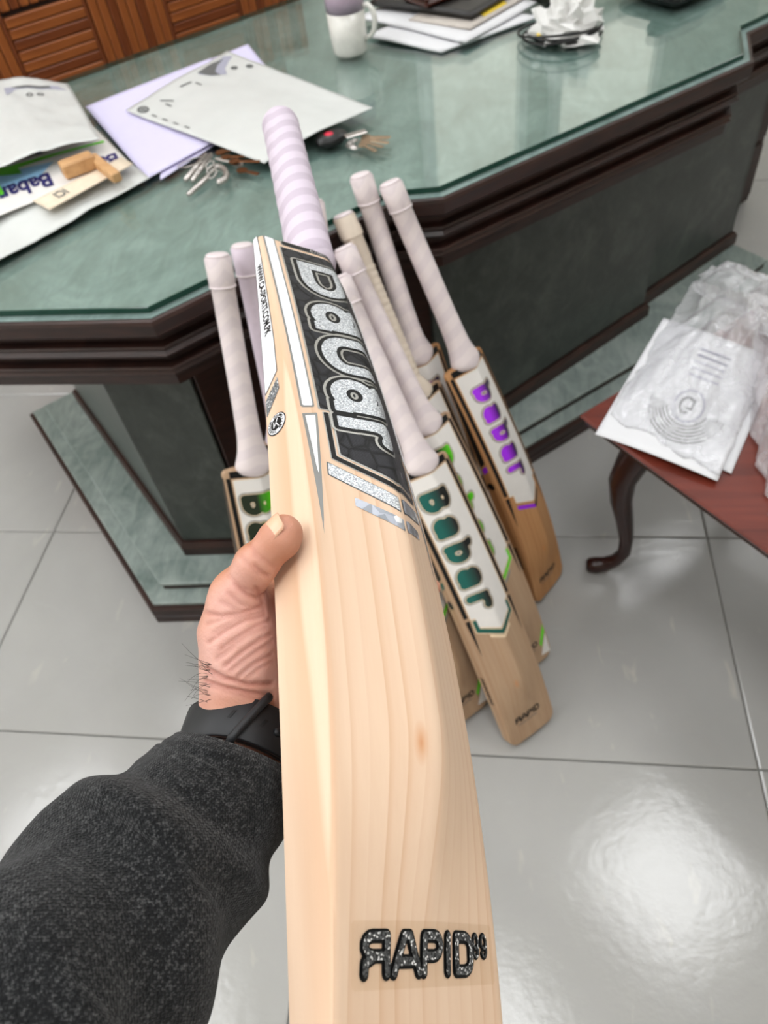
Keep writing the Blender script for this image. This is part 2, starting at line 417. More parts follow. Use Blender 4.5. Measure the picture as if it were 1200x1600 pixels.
def knit():
    t = NT('knit_charcoal'); uv = t.add('ShaderNodeUVMap'); sp = t.add('ShaderNodeSeparateXYZ'); t.link(uv.outputs[0], sp.inputs[0])
    nz = t.noise(t.coord(), 260, 3)
    x = t.math('ADD', t.math('MULTIPLY', sp.outputs['X'], 1.0), t.math('MULTIPLY', nz, .25)); y = sp.outputs['Y']
    vx = t.math('ABSOLUTE', t.math('SUBTRACT', t.math('FRACT', x), .5))            # 0 at the middle of a stitch column
    yy = t.math('FRACT', t.math('ADD', y, t.math('MULTIPLY', vx, 1.2)))
    h = t.math('MULTIPLY', t.math('SINE', t.math('MULTIPLY', yy, math.pi)), t.math('SUBTRACT', 1.0, t.math('MULTIPLY', vx, 1.1)))
    fine = t.noise(t.coord(), 1500, 2, .6); mid = t.noise(t.coord(), 420, 4, .7)
    f = t.math('ADD', t.math('MULTIPLY', h, .14), t.math('ADD', t.math('MULTIPLY', mid, .72), t.math('MULTIPLY', fine, .34)))
    t.base(t.ramp(f, [(.42, lin((8, 8, 9))), (.61, lin((25, 26, 27))), (.79, lin((84, 84, 84)))])); t.set(roughness=.9, specular_ior_level=.15)
    t.b.inputs['Sheen Weight'].default_value = .12
    t.bump(t.math('ADD', t.math('MULTIPLY', h, .45), t.math('MULTIPLY', mid, 1.3)), .7, .0016); M['knit'] = t.m
knit()
flat('strap_black', (26, 27, 30), .55, bump=.1)
flat('strap_slot', (6, 6, 7), .7)

# ------------------------------------------------------------------ room shell
ZC = 2.75
A0, A1, B0, B1 = -2.9, 4.9, -3.1, 2.1
def wallbox(name, a0, a1, b0, b1, z0, z1, mat):
    mb = MB().box(ab((a0+a1)/2, (b0+b1)/2, (z0+z1)/2), (a1-a0, b1-b0, z1-z0), AX); return struct(name, mb.V, mb.F, mat)
floor = wallbox('floor', A0, A1, B0, B1, -.08, -.008, M['grout'])
ceiling = wallbox('ceiling', A0, A1, B0, B1, ZC, ZC + .06, M['ceiling_paint'])
wall_left = wallbox('wall_left', A0 - .1, A0, B0, B1, -.08, ZC, M['wall_paint'])
wall_right = wallbox('wall_right', A1, A1 + .1, B0, B1, -.08, ZC, M['wall_paint'])
wall_front = wallbox('wall_front', A0 - .1, A1 + .1, B1, B1 + .1, -.08, ZC, M['wall_paint'])
wall_back = wallbox('wall_back', A0 - .1, A1 + .1, B0 - .1, B0, -.08, ZC, M['wall_paint_grey'])
# floor tiles, laid on their own square grid
TX, TY, X0, Y0, GAP = .785, .5216, .472, .545, .0028
def poly_clip(poly, n, d):
    out = []
    for i in range(len(poly)):
        p, q = np.array(poly[i]), np.array(poly[(i+1) % len(poly)]); sp_, sq = p @ n - d, q @ n - d
        if sp_ <= 0: out.append(tuple(p))
        if (sp_ < 0) != (sq < 0): out.append(tuple(p + (q - p) * sp_ / (sp_ - sq)))
    return out
tile_mesh = {}
for i in range(-6, 6):
    for j in range(-6, 10):
        x0, y0 = X0 + i * TX + GAP / 2, Y0 + j * TY + GAP / 2; x1, y1 = x0 + TX - GAP, y0 + TY - GAP
        P = [(x0, y0), (x1, y0), (x1, y1), (x0, y1)]
        for n, d in ((A[:2], A1), (-A[:2], -A0), (B[:2], B1), (-B[:2], -B0)):
            if len(P) >= 3: P = poly_clip(P, n, d - .002)
        if len(P) < 3: continue
        cx, cy = np.mean(P, axis=0); area = .5 * abs(sum(P[k][0]*P[(k+1) % len(P)][1] - P[(k+1) % len(P)][0]*P[k][1] for k in range(len(P))))
        if area < .02: continue
        n = len(P); ins = [tuple(np.array(p) + (np.array([cx, cy]) - np.array(p)) * (.0035 / np.linalg.norm(np.array([cx, cy]) - np.array(p)))) for p in P]
        V = [(x, y, -.0079) for x, y in P] + [(x, y, -.0015) for x, y in P] + [(x, y, 0) for x, y in ins]
        F = [tuple(range(n-1, -1, -1)), tuple(range(2*n, 3*n))] + [(k*n+i2, k*n+(i2+1) % n, (k+1)*n+(i2+1) % n, (k+1)*n+i2) for k in range(2) for i2 in range(n)]
        obj('tile', V, F, M['floor_tile'], floor, smooth=False)
# wooden slat cladding on the back wall: squares with upright and level slats by turns
SQ = .283; A_S, Z_S = .281, .118
board = MB().box(ab(.705, B0 + .01, .83), (1.74, .02, 1.44), AX).build('backing_board', M['panel_gap'], wall_back)
slat_n = 0
def slat(a, z, la, lz, mat):
    mb = MB().box((0, 0, 0), (la, .02, lz) if la >= lz else (lz, .02, la), np.eye(3), .003)
    key = (round(la, 4), round(lz, 4), mat.name)
    ax = AX if la >= lz else np.stack([Z, B, -A])
    if key not in tile_mesh: tile_mesh[key] = obj('slat', mb.V, mb.F, mat, wall_back, smooth=False); o = tile_mesh[key]
    else:
        o = tile_mesh[key].copy(); COL.link(o)
    mm = Matrix.Identity(4)
    for c in range(3):
        for r in range(3): mm[r][c] = ax[c][r]
    mm.translation = Vector(ab(a, B0 + .03, z)); o.matrix_local = mm
for ci in range(-1, 5):
    for ri in range(4):
        a, z = A_S + SQ * ci, Z_S + SQ * ri
        hor = (ci + ri) % 2 == 1
        hor = not hor
        for k in range(8):
            mat = M['slat_wood'] if (k * 7 + ci * 3 + ri) % 3 else M['slat_wood_dark']; pch = (SQ - .016) / 8
            if hor: slat(a + SQ / 2, z + .008 + pch * (k + .5), SQ - .014, pch - .004, mat)
            else: slat(a + .008 + pch * (k + .5), z + SQ / 2, pch - .004, SQ - .014, mat)
        slat(a - .001, z + SQ / 2, .013, SQ - .002, M['slat_wood_dark'])
for k in range(2): MB().box(ab(.705, B0 + .03, Z_S + SQ*4 + .075 + k * .15), (1.72, .02, .146), AX, .004).build('board', M['wall_board'], wall_back)
# windows in the back wall
def window(name, a0, a1, z0, z1):
    fr = MB()
    for (ca, cz, sa, sz) in (((a0+a1)/2, z0-.03, a1-a0+.12, .06), ((a0+a1)/2, z1+.03, a1-a0+.12, .06), (a0-.03, (z0+z1)/2, .06, z1-z0), (a1+.03, (z0+z1)/2, .06, z1-z0)):
        fr.box(ab(ca, B0 + .025, cz), (sa, .05, sz), AX, .004)
    w_ = struct(name, fr.V, fr.F, M['white_metal'])
    MB().box(ab((a0+a1)/2, B0 + .012, (z0+z1)/2), (a1-a0, .012, z1-z0), AX).build('pane', M['frosted_daylight'], w_)
window('window_1', 2.31, 2.87, 1.42, 2.6); window('window_2', 3.18, 3.93, 1.64, 2.6)
fr = MB(); wb, wz, wsb, wsz = -1.75, 1.55, 1.9, 1.5
for cb_, cz_, sb_, sz_ in ((wb, wz - wsz/2 - .03, wsb + .12, .06), (wb, wz + wsz/2 + .03, wsb + .12, .06), (wb - wsb/2 - .03, wz, .06, wsz), (wb + wsb/2 + .03, wz, .06, wsz), (wb, wz, .05, wsz)):
    fr.box(ab(A0 + .025, cb_, cz_), (.05, sb_, sz_), AX, .004)
w3 = struct('window_3', fr.V, fr.F, M['white_metal'])
for s_ in (-1, 1): MB().box(ab(A0 + .012, wb + s_ * (wsb/4 + .0125), wz), (.012, wsb/2 - .025, wsz), AX).build('pane', M['side_daylight'], w3)
# skirting along the two sides that the desk faces
for nm, (a0, a1, b0, b1) in dict(baseboard_back=(A0, A1, B0, B0 + .012), baseboard_right=(A1 - .012, A1, B0 + .02, B1)).items():
    wallbox(nm, a0, a1, b0, b1, 0, .1, M['mahogany_dark'])
# ceiling light panels: one mirrored in the floor, the others added fill light
def light_panel(a, b, i, label):
    t = thing('ceiling_light', label, 'light', ab(a, b, ZC), None, 'square light panels set in the ceiling')
    fr = MB()
    for da, db, sa, sb in ((0, .31, .64, .02), (0, -.31, .64, .02), (.31, 0, .02, .6), (-.31, 0, .02, .6)): fr.box(ab(a + da, b + db, ZC - .012), (sa, sb, .022), AX)
    fr.build('frame', M['white_metal'], t)
    MB().box(ab(a, b, ZC - .008), (.6, .6, .012), AX).build('diffuser', M['light_diffuser'], t)
LA, LB = (np.array([.86, 1.06, 0]) @ A), (np.array([.86, 1.06, 0]) @ B)
for j, db in enumerate((-2.10, -1.05, 0, 1.3)):
    for i, da in enumerate((-3.55, -2.4, -1.2, 0, 1.3, 2.5)):
        if (i, j) in ((0, 2), (0, 3), (1, 3), (2, 1), (3, 1), (3, 3), (4, 0), (4, 2), (4, 3), (5, 0), (5, 3)): continue
        light_panel(LA + da, LB + db, 0, 'square ceiling light panel %s, %s' % (('added left of the desk', 'added above the left desk end', 'added above the left desk half', 'above the desk middle', 'added above the right desk half', 'added right of the desk')[i], ('fill light nearest the back wall', 'behind the desk front', 'along the desk front', 'behind the viewer')[j]))

# ------------------------------------------------------------------ desk
GLASS = [(-.035, -1.245), (.214, -1.016), (.672, -1.024), (.739, -.972), (1.474, -.934), (1.585, -1.028), (2.16, -1.03), (2.36, -1.22), (2.36, -2.085), (-.035, -2.062)]
def offset(poly, d):
    """move every side of a closed outline outward by d"""
    P = [np.array(p) for p in poly]; n = len(P); out = []
    area = sum(P[i][0]*P[(i+1) % n][1] - P[(i+1) % n][0]*P[i][1] for i in range(n)); s = -1 if area > 0 else 1
    for i in range(n):
        a, b, c = P[i-1], P[i], P[(i+1) % n]; e1 = (b - a) / np.linalg.norm(b - a); e2 = (c - b) / np.linalg.norm(c - b)
        n1 = np.array([-e1[1], e1[0]]) * s; n2 = np.array([-e2[1], e2[0]]) * s
        bis = n1 + n2; bis = bis / (bis @ n1); out.append(tuple(b + bis * d))
    return out
def ring_layers(layers, poly):
    """stack of outlines (offset, z) skinned into one closed moulding"""
    V = []; n = len(poly)
    for d, z in layers:
        V += [tuple(ab(a, b, z)) for a, b in offset(poly, d)]
    F = [tuple(range(n)), tuple(range((len(layers)-1)*n, len(layers)*n))[::-1]]
    for k in range(len(layers) - 1):
        for i in range(n): j = (i + 1) % n; F.append((k*n+i, k*n+j, k*n+n+j, k*n+n+i))
    return V, F
def mould(name, layers, poly, mat, parent):
    V, F = ring_layers(layers, poly); return recalc(obj(name, V, F, mat, parent, smooth=False))
desk = thing('desk', 'large executive desk with green marble top under glass and dark moulded rim', 'desk', ab(1.1, -1.5, 0))
mould('marble_top', [(0.010, .7495), (0.010, .735)], GLASS, M['green_marble'], desk)
g = mould('glass_sheet', [(-.004, .760), (-.0025, .7595), (-.0025, .7505), (-.004, .750)], GLASS, M['desk_glass'], desk)
g.data.materials.append(M['glass_edge'])
for p in g.data.polygons:
    if abs(p.normal.z) < .95: p.material_index = 1
mould('rim_moulding', [(.012, .7485), (.017, .7475), (.019, .742), (.018, .722), (.013, .716), (-.02, .716)], GLASS, M['mahogany_dark'], desk)
mould('rim_moulding', [(-.012, .7155), (-.012, .692)], GLASS, M['mahogany_dark'], desk)
mould('rim_moulding', [(-.01, .6915), (.002, .690), (.004, .686), (.001, .682), (.003, .680), (.007, .676), (.004, .671), (-.01, .670)], GLASS, M['mahogany_dark'], desk)
mould('rim_moulding', [(-.016, .6695), (-.016, .649)], GLASS, M['mahogany_dark'], desk)
mould('rim_moulding', [(-.012, .6485), (-.001, .647), (.001, .643), (-.002, .640), (-.001, .637), (.001, .633), (-.002, .629), (-.012, .628)], GLASS, M['mahogany_dark'], desk)
mould('rim_moulding', [(-.008, .6275), (-.006, .625), (-.008, .606), (-.02, .600), (-.06, .598)], GLASS, M['mahogany_dark'], desk)
PLINTH = [(-.018, -1.10), (.150, -.968), (.66, -.965), (.72, -.915), (1.478, -.885), (1.515, -.925), (1.965, -.950), (1.965, -1.95), (-.018, -1.95)]
mould('plinth_base', [(.0, .0005), (.0, .022), (-.004, .024), (-.004, .027), (0, .029), (0, .046), (-.004, .050), (-.02, .050)], PLINTH, M['mahogany_dark'], desk)
mould('plinth_step', [(-.012, .0505), (-.012, .0575), (-.014, .0585)], PLINTH, M['step_marble'], desk)
mould('plinth_riser', [(-.050, .0587), (-.050, .076)], PLINTH, M['mahogany_dark'], desk)
mould('plinth_step', [(-.046, .0762), (-.046, .083), (-.048, .084)], PLINTH, M['step_marble'], desk)
BODY = [(.118, -1.160), (.246, -1.058), (.70, -1.058), (.745, -1.025), (1.478, -1.058), (1.488, -1.092), (1.915, -1.118), (1.915, -1.85), (.118, -1.85)]
mould('body_base', [(.010, .0842), (.010, .112), (.004, .122), (-.02, .122)], BODY, M['mahogany_dark'], desk)
mould('body_frame', [(-.014, .1222), (-.014, .5975)], BODY, M['mahogany_dark'], desk)
def body_panel(i, z0, z1, mat, s0=.0, s1=1.0, proud=.012):
    a, b = np.array(BODY[i]), np.array(BODY[i+1]); d = b - a; p, q = a + d * s0, a + d * s1; L = np.linalg.norm(q - p); d = d / np.linalg.norm(d)
    n = np.array([-d[1], d[0]]); c = (p + q) / 2
    if i == len(BODY) - 1 or (n @ (c - np.array([1.0, -1.5]))) < 0: n = -n
    c = c + n * (-.014 + proud / 2)
    dv, nv = A * d[0] + B * d[1], A * n[0] + B * n[1]
    MB().box(ab(c[0], c[1], (z0+z1)/2), (L - .002, proud - .0005, z1 - z0), np.stack([dv, nv, Z]), .002).build('side_panel', mat, desk)
BODY.append(BODY[0])
body_panel(8, .123, .597, M['panel_marble']); body_panel(0, .123, .597, M['panel_marble'], .01, .985)
body_panel(3, .123, .597, M['panel_marble'], 0, .998); body_panel(5, .123, .597, M['panel_marble'], .002, 1); body_panel(6, .123, .597, M['panel_marble'])
body_panel(1, .123, .597, M['mahogany_dark'], .01, .99)  # near-black wood stands in for shade on the face behind the bats
# the drawer pedestal standing further back under the right end
MB().box(ab(2.13, -1.62, .30), (.30, .62, .59), AX, .004).build('drawer_pedestal', M['mahogany_dark'], desk)
for k in range(3): MB().box(ab(2.13, -1.305, .12 + k * .19), (.27, .012, .17), AX, .003).build('drawer_front', M['mahogany_dark'], desk)

# ------------------------------------------------------------------ side table
ST = .46
c0, c1, c2 = at(905, 648, ST), at(1200, 862, ST), at(1180, 440, ST)
sx = c1 - c0; sx /= np.linalg.norm(sx); sy = np.cross(Z, sx); sy = sy if sy @ (c2 - c0) > 0 else -sy
SAX = np.stack([sx, sy, Z]); LX, LY = .95, .60
table = thing('side_table', 'low reddish brown wooden side table with a curved leg beside the desk', 'table', c0 + sx * LX / 2 + sy * LY / 2 - Z * ST)
def T(x, y, z): return c0 * np.array([1, 1, 0]) + sx * x + sy * y + Z * z
MB().box(T(LX/2, LY/2, ST - .004), (LX, LY, .008), SAX, .003).build('tabletop', M['mahogany_red'], table)
MB().box(T(LX/2, LY/2, ST - .017), (LX - .012, LY - .012, .018), SAX, .006).build('top_moulding', M['mahogany_leg'], table)
MB().box(T(LX/2, .085, ST - .056), (LX - .22, .02, .06), SAX, .003).build('apron', M['mahogany_leg'], table)
MB().box(T(LX/2, LY - .085, ST - .056), (LX - .22, .02, .06), SAX, .003).build('apron', M['mahogany_leg'], table)
MB().box(T(.085, LY/2, ST - .056), (.02, LY - .22, .06), SAX, .003).build('apron', M['mahogany_leg'], table)
MB().box(T(LX - .085, LY/2, ST - .056), (.02, LY - .22, .06), SAX, .003).build('apron', M['mahogany_leg'], table)
for qx, qy in ((0, 0), (1, 0), (1, 1), (0, 1)):
    ox, oy = (1, -1)[qx], (1, -1)[qy]; bx, by = qx * LX, qy * LY
    prof = [(.085, .43, .034), (.085, .395, .033), (.074, .350, .030), (.066, .30, .026), (.070, .24, .0215), (.080, .18, .0175), (.088, .12, .0145), (.089, .075, .0135), (.080, .045, .0145), (.066, .027, .0165), (.052, .020, .0185), (.042, .0185, .0165), (.038, .018, .010)]
    mb = MB(); mb.tube([T(bx + ox * o, by + oy * o, z) for o, z, r in prof], [r for o, z, r in prof], 12)
    V = np.array(mb.V); V[:, 2] = np.maximum(V[:, 2], .0006)
    obj('leg', V, mb.F, M['mahogany_leg'], table)
# ------------------------------------------------------------------ decals: areas of a signed distance field laid on a surface
def decal(sdf, x0, x1, y0, y1, res, level, fn):
    nx, ny = max(2, int(math.ceil((x1 - x0) / res))) + 1, max(2, int(math.ceil((y1 - y0) / res))) + 1
    xs, ys = np.linspace(x0, x1, nx), np.linspace(y0, y1, ny); X, Y = np.meshgrid(xs, ys, indexing='ij')
    g = sdf(X, Y) - level; ins = g < 0
    vid = {}; P = []; F = []
    def vert(i, j):
        k = (i, j)
        if k not in vid: vid[k] = len(P); P.append((xs[i], ys[j]))
        return vid[k]
    def cross(i, j, i2, j2):
        k = (min((i, j), (i2, j2)), max((i, j), (i2, j2)))
        if k not in vid:
            a, b = g[i, j], g[i2, j2]; s = a / (a - b); vid[k] = len(P); P.append((xs[i] + (xs[i2] - xs[i]) * s, ys[j] + (ys[j2] - ys[j]) * s))
        return vid[k]
    any_in = ins[:-1, :-1] | ins[1:, :-1] | ins[1:, 1:] | ins[:-1, 1:]
    for i, j in zip(*np.where(any_in)):
        c = ((i, j), (i+1, j), (i+1, j+1), (i, j+1)); f = []
        for q in range(4):
            a, b = c[q], c[(q+1) % 4]
            if ins[a]: f.append(vert(*a))
            if ins[a] != ins[b]: f.append(cross(*a, *b))
        if len(f) > 2: F.append(f)
    if not P: P = [(x0, y0)]
    P = np.array(P); return fn(P[:, 0], P[:, 1]), F
def seg(X, Y, a, b):
    ax, ay = a; bx, by = b; dx, dy = bx - ax, by - ay
    t = np.clip(((X - ax) * dx + (Y - ay) * dy) / (dx*dx + dy*dy + 1e-12), 0, 1); return np.hypot(X - ax - t * dx, Y - ay - t * dy)
def poly_sdf(poly):
    P = [np.array(p, float) for p in poly]
    def f(X, Y):
        d = np.full(X.shape, 1e9); inside = np.zeros(X.shape, bool)
        for i in range(len(P)):
            a, b = P[i], P[(i+1) % len(P)]; d = np.minimum(d, seg(X, Y, a, b))
            c = ((a[1] > Y) != (b[1] > Y)); xx = a[0] + (Y - a[1]) * (b[0] - a[0]) / (b[1] - a[1] if abs(b[1] - a[1]) > 1e-12 else 1e-12); inside ^= c & (X < xx)
        return np.where(inside, -d, d)
    return f
def strokes_sdf(strokes, r, scale=(1, 1), org=(0, 0), slant=0.0):
    L = []
    for s in strokes:
        q = [(org[0] + (x + slant * y) * scale[0], org[1] + y * scale[1]) for x, y in s]; L += list(zip(q, q[1:]))
    def f(X, Y):
        d = np.full(X.shape, 1e9)
        for a, b in L: d = np.minimum(d, seg(X, Y, a, b))
        return d - r
    return f
def union(*fs): return lambda X, Y: np.minimum.reduce([f(X, Y) for f in fs])
def arc(cx, cy, rx, ry, a0, a1, n=10): return [(cx + rx * math.cos(math.radians(a0 + (a1 - a0) * k / n)), cy + ry * math.sin(math.radians(a0 + (a1 - a0) * k / n))) for k in range(n + 1)]
GL = {   # heavy rounded letters, x-height 1
 'b': ([[(.2, 0), (.2, 1.42)], arc(.50, .5, .32, .46, 0, 360, 18)], 1.0),
 'a': ([[(.80, .02), (.80, .66)], arc(.48, .68, .32, .30, 0, 160, 8), arc(.46, .28, .30, .26, 0, 360, 16)], 1.0),
 'r': ([[(.2, 0), (.2, .98)], arc(.55, .58, .35, .40, 180, 55, 7)], .78),
 'B': ([[(.2, 0), (.2, 1.36)], [(.2, 1.36), (.5, 1.36)] + arc(.5, 1.04, .30, .32, 90, -90, 9) + [(.2, .72)], [(.5, .72)] + arc(.52, .36, .36, .36, 90, -90, 9) + [(.2, 0)]], 1.06),
 'A': ([[(0, 0), (.36, 1), (.56, 1), (.92, 0)], [(.2, .3), (.72, .3)]], .92),
 'P': ([[(0, 0), (0, 1), (.42, 1)] + arc(.42, .72, .26, .28, 90, -90, 7) + [(0, .44)]], .7),
 'I': ([[(0, 0), (0, 1)]], .0),
 'D': ([[(0, 0), (0, 1), (.36, 1)] + arc(.36, .68, .30, .32, 90, 0, 5) + arc(.36, .32, .30, .32, 0, -90, 5) + [(0, 0)]], .68),
 'R': ([[(0, 0), (0, 1), (.42, 1)] + arc(.42, .73, .25, .27, 90, -90, 7) + [(0, .46)], [(.36, .46), (.66, .28), (.68, 0)]], .7),
 '9': ([arc(.28, .68, .28, .30, 0, 360, 14), [(.56, .68), (.56, .3)] + arc(.28, .28, .28, .28, 0, -150, 6)], .56)}
def word(txt, height, r, gap, adv=1.0, slant=0.0):
    """distance field of a word starting at x = 0, baseline y = 0"""
    fs = []; x = 0
    for ch in txt:
        st, wd = GL[ch]; fs.append(strokes_sdf(st, r, (height * adv, height), (x, 0), slant)); x += (wd * adv) * height + gap
    return union(*fs), x
_text_cache = {}
def text2d(body, size, bold=0.0, shear=0.0):
    key = (body, size, bold, shear)
    if key not in _text_cache:
        cu = bpy.data.curves.new('text', 'FONT'); cu.body = body; cu.size = size; cu.offset = bold; cu.shear = shear; cu.resolution_u = 3
        o = bpy.data.objects.new('text', cu); COL.link(o); dg = bpy.context.evaluated_depsgraph_get()
        me = o.evaluated_get(dg).to_mesh(); V = np.array([v.co[:2] for v in me.vertices]); F = [tuple(p.vertices) for p in me.polygons]
        o.evaluated_get(dg).to_mesh_clear(); bpy.data.objects.remove(o); bpy.data.curves.remove(cu)
        if len(V) == 0: V = np.zeros((1, 2))
        _text_cache[key] = (V, F)
    return _text_cache[key]

# ------------------------------------------------------------------ bats
BL, HW = .56, .054
def cub(vals, t): n = len(vals); return np.polyval(np.polyfit(np.linspace(0, 1, n), vals, n - 1), t)
def sstep(a, b, t): s = np.clip((t - a) / (b - a), 0, 1); return s * s * (3 - 2 * s)
def bowf(t): return .00455 * 4 * t * (1 - t)
def edge_th(t): return np.maximum(cub([.0080, .0259, .0347, .0217], t), .008)
def spine_h(t):
    s = sstep(.74, .93, t); return cub([.0292, .0548, .0478], t) * (1 - s) + (edge_th(t) + .001) * s
def back_w(u, v):
    """height of the bat's back over its face, u across (left +), v from shoulder to toe"""
    u, v = np.asarray(u, float), np.asarray(v, float); t = np.clip(v / BL, 0, 1); q = np.abs(u) / HW; r = .08
    k = np.clip(1 - (np.sqrt(q*q + r*r) - r) / (math.sqrt(1 + r*r) - r), 0, 1)
    return edge_th(t) + (spine_h(t) - edge_th(t)) * k ** 1.1 + bowf(t)
def on_back(off): return lambda u, v: np.stack([u, v - BL, back_w(u, v) + off], 1)
def on_edge(side, off): return lambda v, w_: np.stack([np.full_like(v, side * (HW + off)), v - BL, w_ + bowf(v / BL)], 1)
def blade_mesh():
    vs = np.concatenate([[0, .0015, .004, .008], np.linspace(.015, BL - .02, 64), [BL - .013, BL - .007, BL - .003, BL - .001, BL]])
    V = []
    nb = 39
    for v in vs:
        t = v / BL; half = HW
        if v < .008: half = HW - .005 * (1 - math.sqrt(max(0, 1 - (1 - v / .008) ** 2)))
        if v > BL - .02: half = HW - .016 * (1 - math.sqrt(max(0, 1 - (1 - (BL - v) / .02) ** 2)))
        f0 = bowf(t); E = float(edge_th(t)); sc = half / HW; ring = []
        us = np.linspace(HW - .0022, -HW + .0022, nb)
        ring.append((HW, f0 + .0025)); ring.append((HW, f0 + E * .5)); ring.append((HW, f0 + E - .0022)); ring.append((HW - .0007, f0 + E - .0006))
        ring += [(u, float(back_w(u, v))) for u in us]
        ring += [(-HW + .0007, f0 + E - .0006), (-HW, f0 + E - .0022), (-HW, f0 + E * .5), (-HW, f0 + .0025), (-HW + .0025, f0 + .0002)]
        ring += [(u, f0 - .0012 * (1 - (u / HW) ** 2)) for u in np.linspace(-HW * .8, HW * .8, 7)] + [(HW - .0025, f0 + .0002)]
        V += [(u * sc, v - BL, w_) for u, w_ in ring]
    n = len(ring); F = grid_faces(len(vs), n, True)
    F += [tuple(range(n))[::-1], tuple(range((len(vs)-1)*n, len(vs)*n))]
    return V, F
def handle_axis(s): return np.array([0, -BL - s, .0135 - .076 * s])      # s metres above the shoulder
def handle_mesh(prof, n=28, ell=1.06):
    V = []
    for s, r in prof:
        c = handle_axis(s)
        for k in range(n): t = 2 * math.pi * k / n; V.append(c + np.array([r * math.cos(t), 0, min(r * ell, .0205 + .12 * max(0, r - .0205)) * math.sin(t)]))
    F = grid_faces(len(prof), n, True); F += [tuple(range(n))[::-1], tuple(range((len(prof)-1)*n, len(prof)*n))]
    return V, F
BLADE = None
def new_bat(label, mat_wood, M4, group='cricket bats leaning on the desk'):
    global BLADE
    t = bpy.data.objects.new('cricket_bat', None); COL.link(t); t.empty_display_size = .03; t.matrix_world = M4; MW[t] = M4
    tag(t, label, 'cricket bat', group)
    V, F = blade_mesh(); bl = recalc(obj('blade', V, F, mat_wood, t, local=True)); autosmooth(bl, 40)
    return t, bl
LAST = {}
def under(name, bat_):
    """print that lies on another sticker hangs under that sticker"""
    for key, base in (('_fill', name[:-5]), ('lettering', 'label_panel'), ('trade_mark', 'label_panel'), ('script', 'top_strip'), ('web_address', 'edge_sticker'), ('round_seal_', 'round_seal'), ('seal_lettering', 'round_seal'), ('toe_', 'sticker_film')):
        hit = name.endswith(key) if key == '_fill' else name.startswith(key)
        if hit and (bat_, base) in LAST: return LAST[(bat_, base)]
    return bat_
def lay(name, sdf, box, res, level, mat, parent, off=.0003, fn=None, label=None):
    V, F = decal(sdf, *box, res, level, fn or on_back(off))
    o = obj(name, V, F, mat, under(name, parent), smooth=True, local=True, label=label); LAST[(parent, name)] = o; return o
def bat_text(name, body, size, mat, parent, place, bold=0.0, shear=0.0):
    V, F = text2d(body, size, bold, shear); return obj(name, place(V[:, 0], V[:, 1]), F, mat, under(name, parent), smooth=False, local=True)

# --- the bat held in the hand, close to the lens
RB = rodrigues([-0.18015924469663985, 2.175992594382557, -0.8022565122883084]); TB = np.array([-0.06996530741537833, -0.20002782977366704, 0.6354761576846104])
RW = RC.T @ RB; OW = RC.T @ TB + np.array([0, 0, CH])                       # bat axes -> world
toe_w = RW @ np.array([0, BL, 0]) + OW
M4 = Matrix.Identity(4)
for r in range(3):
    for c in range(3): M4[r][c] = RW[r, c]
M4.translation = Vector(toe_w)
bat, blade = new_bat('pale new bat held in the hand with black and silver label and lavender grip', M['willow'], M4, None)
prof = [(-.010, .0100), (-.003, .0150), (.0015, .0196), (.006, .0200), (.012, .0199), (.03, .0195), (.05, .0194)]
for s in np.linspace(.06, .272, 36): prof.append((s, .0191 + .0003 * math.sin(s * 230)))
prof += [(.276, .0196), (.282, .0198), (.288, .0186), (.2915, .0160), (.2935, .010), (.294, .004)]
V, F = handle_mesh(prof); recalc(obj('handle_grip', V, F, M['grip_lavender'], bat, local=True))
BK = (-HW, HW, -.01, BL)
def rect(u0, u1, v0, v1): return poly_sdf([(u0, v0), (u1, v0), (u1, v1), (u0, v1)])
RES = .0012
# long white side stripes with grey borders, and the tapering darts below
for s in (1, -1):
    d = poly_sdf([(s*.0418, .0015), (s*.0510, .0015), (s*.0502, .2165), (s*.0415, .2135)])
    bx = (.040, .0525, 0, .22) if s > 0 else (-.0525, -.040, 0, .22)
    lay('side_stripe', d, bx, RES, 0, M['ink_grey'], bat, .0002); lay('side_stripe_fill', d, bx, RES, -.0012, M['ink_white'], bat, .0004)
    d = poly_sdf([(s*.0500, .2222), (s*.0405, .2185), (s*.0474, .3165)]); bx = (.039, .052, .216, .318) if s > 0 else (-.052, -.039, .216, .318)
    lay('dart', d, bx, .0008, 0, M['ink_grey'], bat, .0002)
    d = poly_sdf([(s*.0484, .2236), (s*.0422, .2212), (s*.0462, .276)]); lay('dart_fill', d, bx, .0008, 0, M['ink_white'], bat, .0004)
# label panel with its chevron foot
strip = rect(-.0375, .0375, .0008, .0085); lay('top_strip', strip, (-.039, .039, 0, .01), RES, 0, M['ink_silver_line'], bat, .0003); lay('top_strip_fill', strip, (-.039, .039, 0, .01), RES, -.0009, M['ink_black'], bat, .0005)
panel = poly_sdf([(.0396, .0118), (.0396, .2150), (.0325, .2150), (.0325, .2535), (0, .2690), (-.0325, .2535), (-.0325, .2150), (-.0396, .2150), (-.0396, .0118)])
lay('label_panel', panel, (-.041, .041, .01, .271), RES, 0, M['ink_silver_line'], bat, .0003); lay('label_panel_fill', panel, (-.041, .041, .01, .271), RES, -.0011, M['hex_black'], bat, .0005)
chev = poly_sdf([(.0375, .2165), (.0375, .2577), (0, .2758), (-.0375, .2577), (-.0375, .2165), (-.0335, .2165), (-.0335, .2545), (0, .2703), (.0335, .2545), (.0335, .2165)])
lay('chevron', chev, (-.039, .039, .215, .278), .0007, 0, M['ink_silver_line'], bat, .0003); lay('chevron_fill', chev, (-.039, .039, .215, .278), .0007, -.0006, M['ink_black'], bat, .0005)
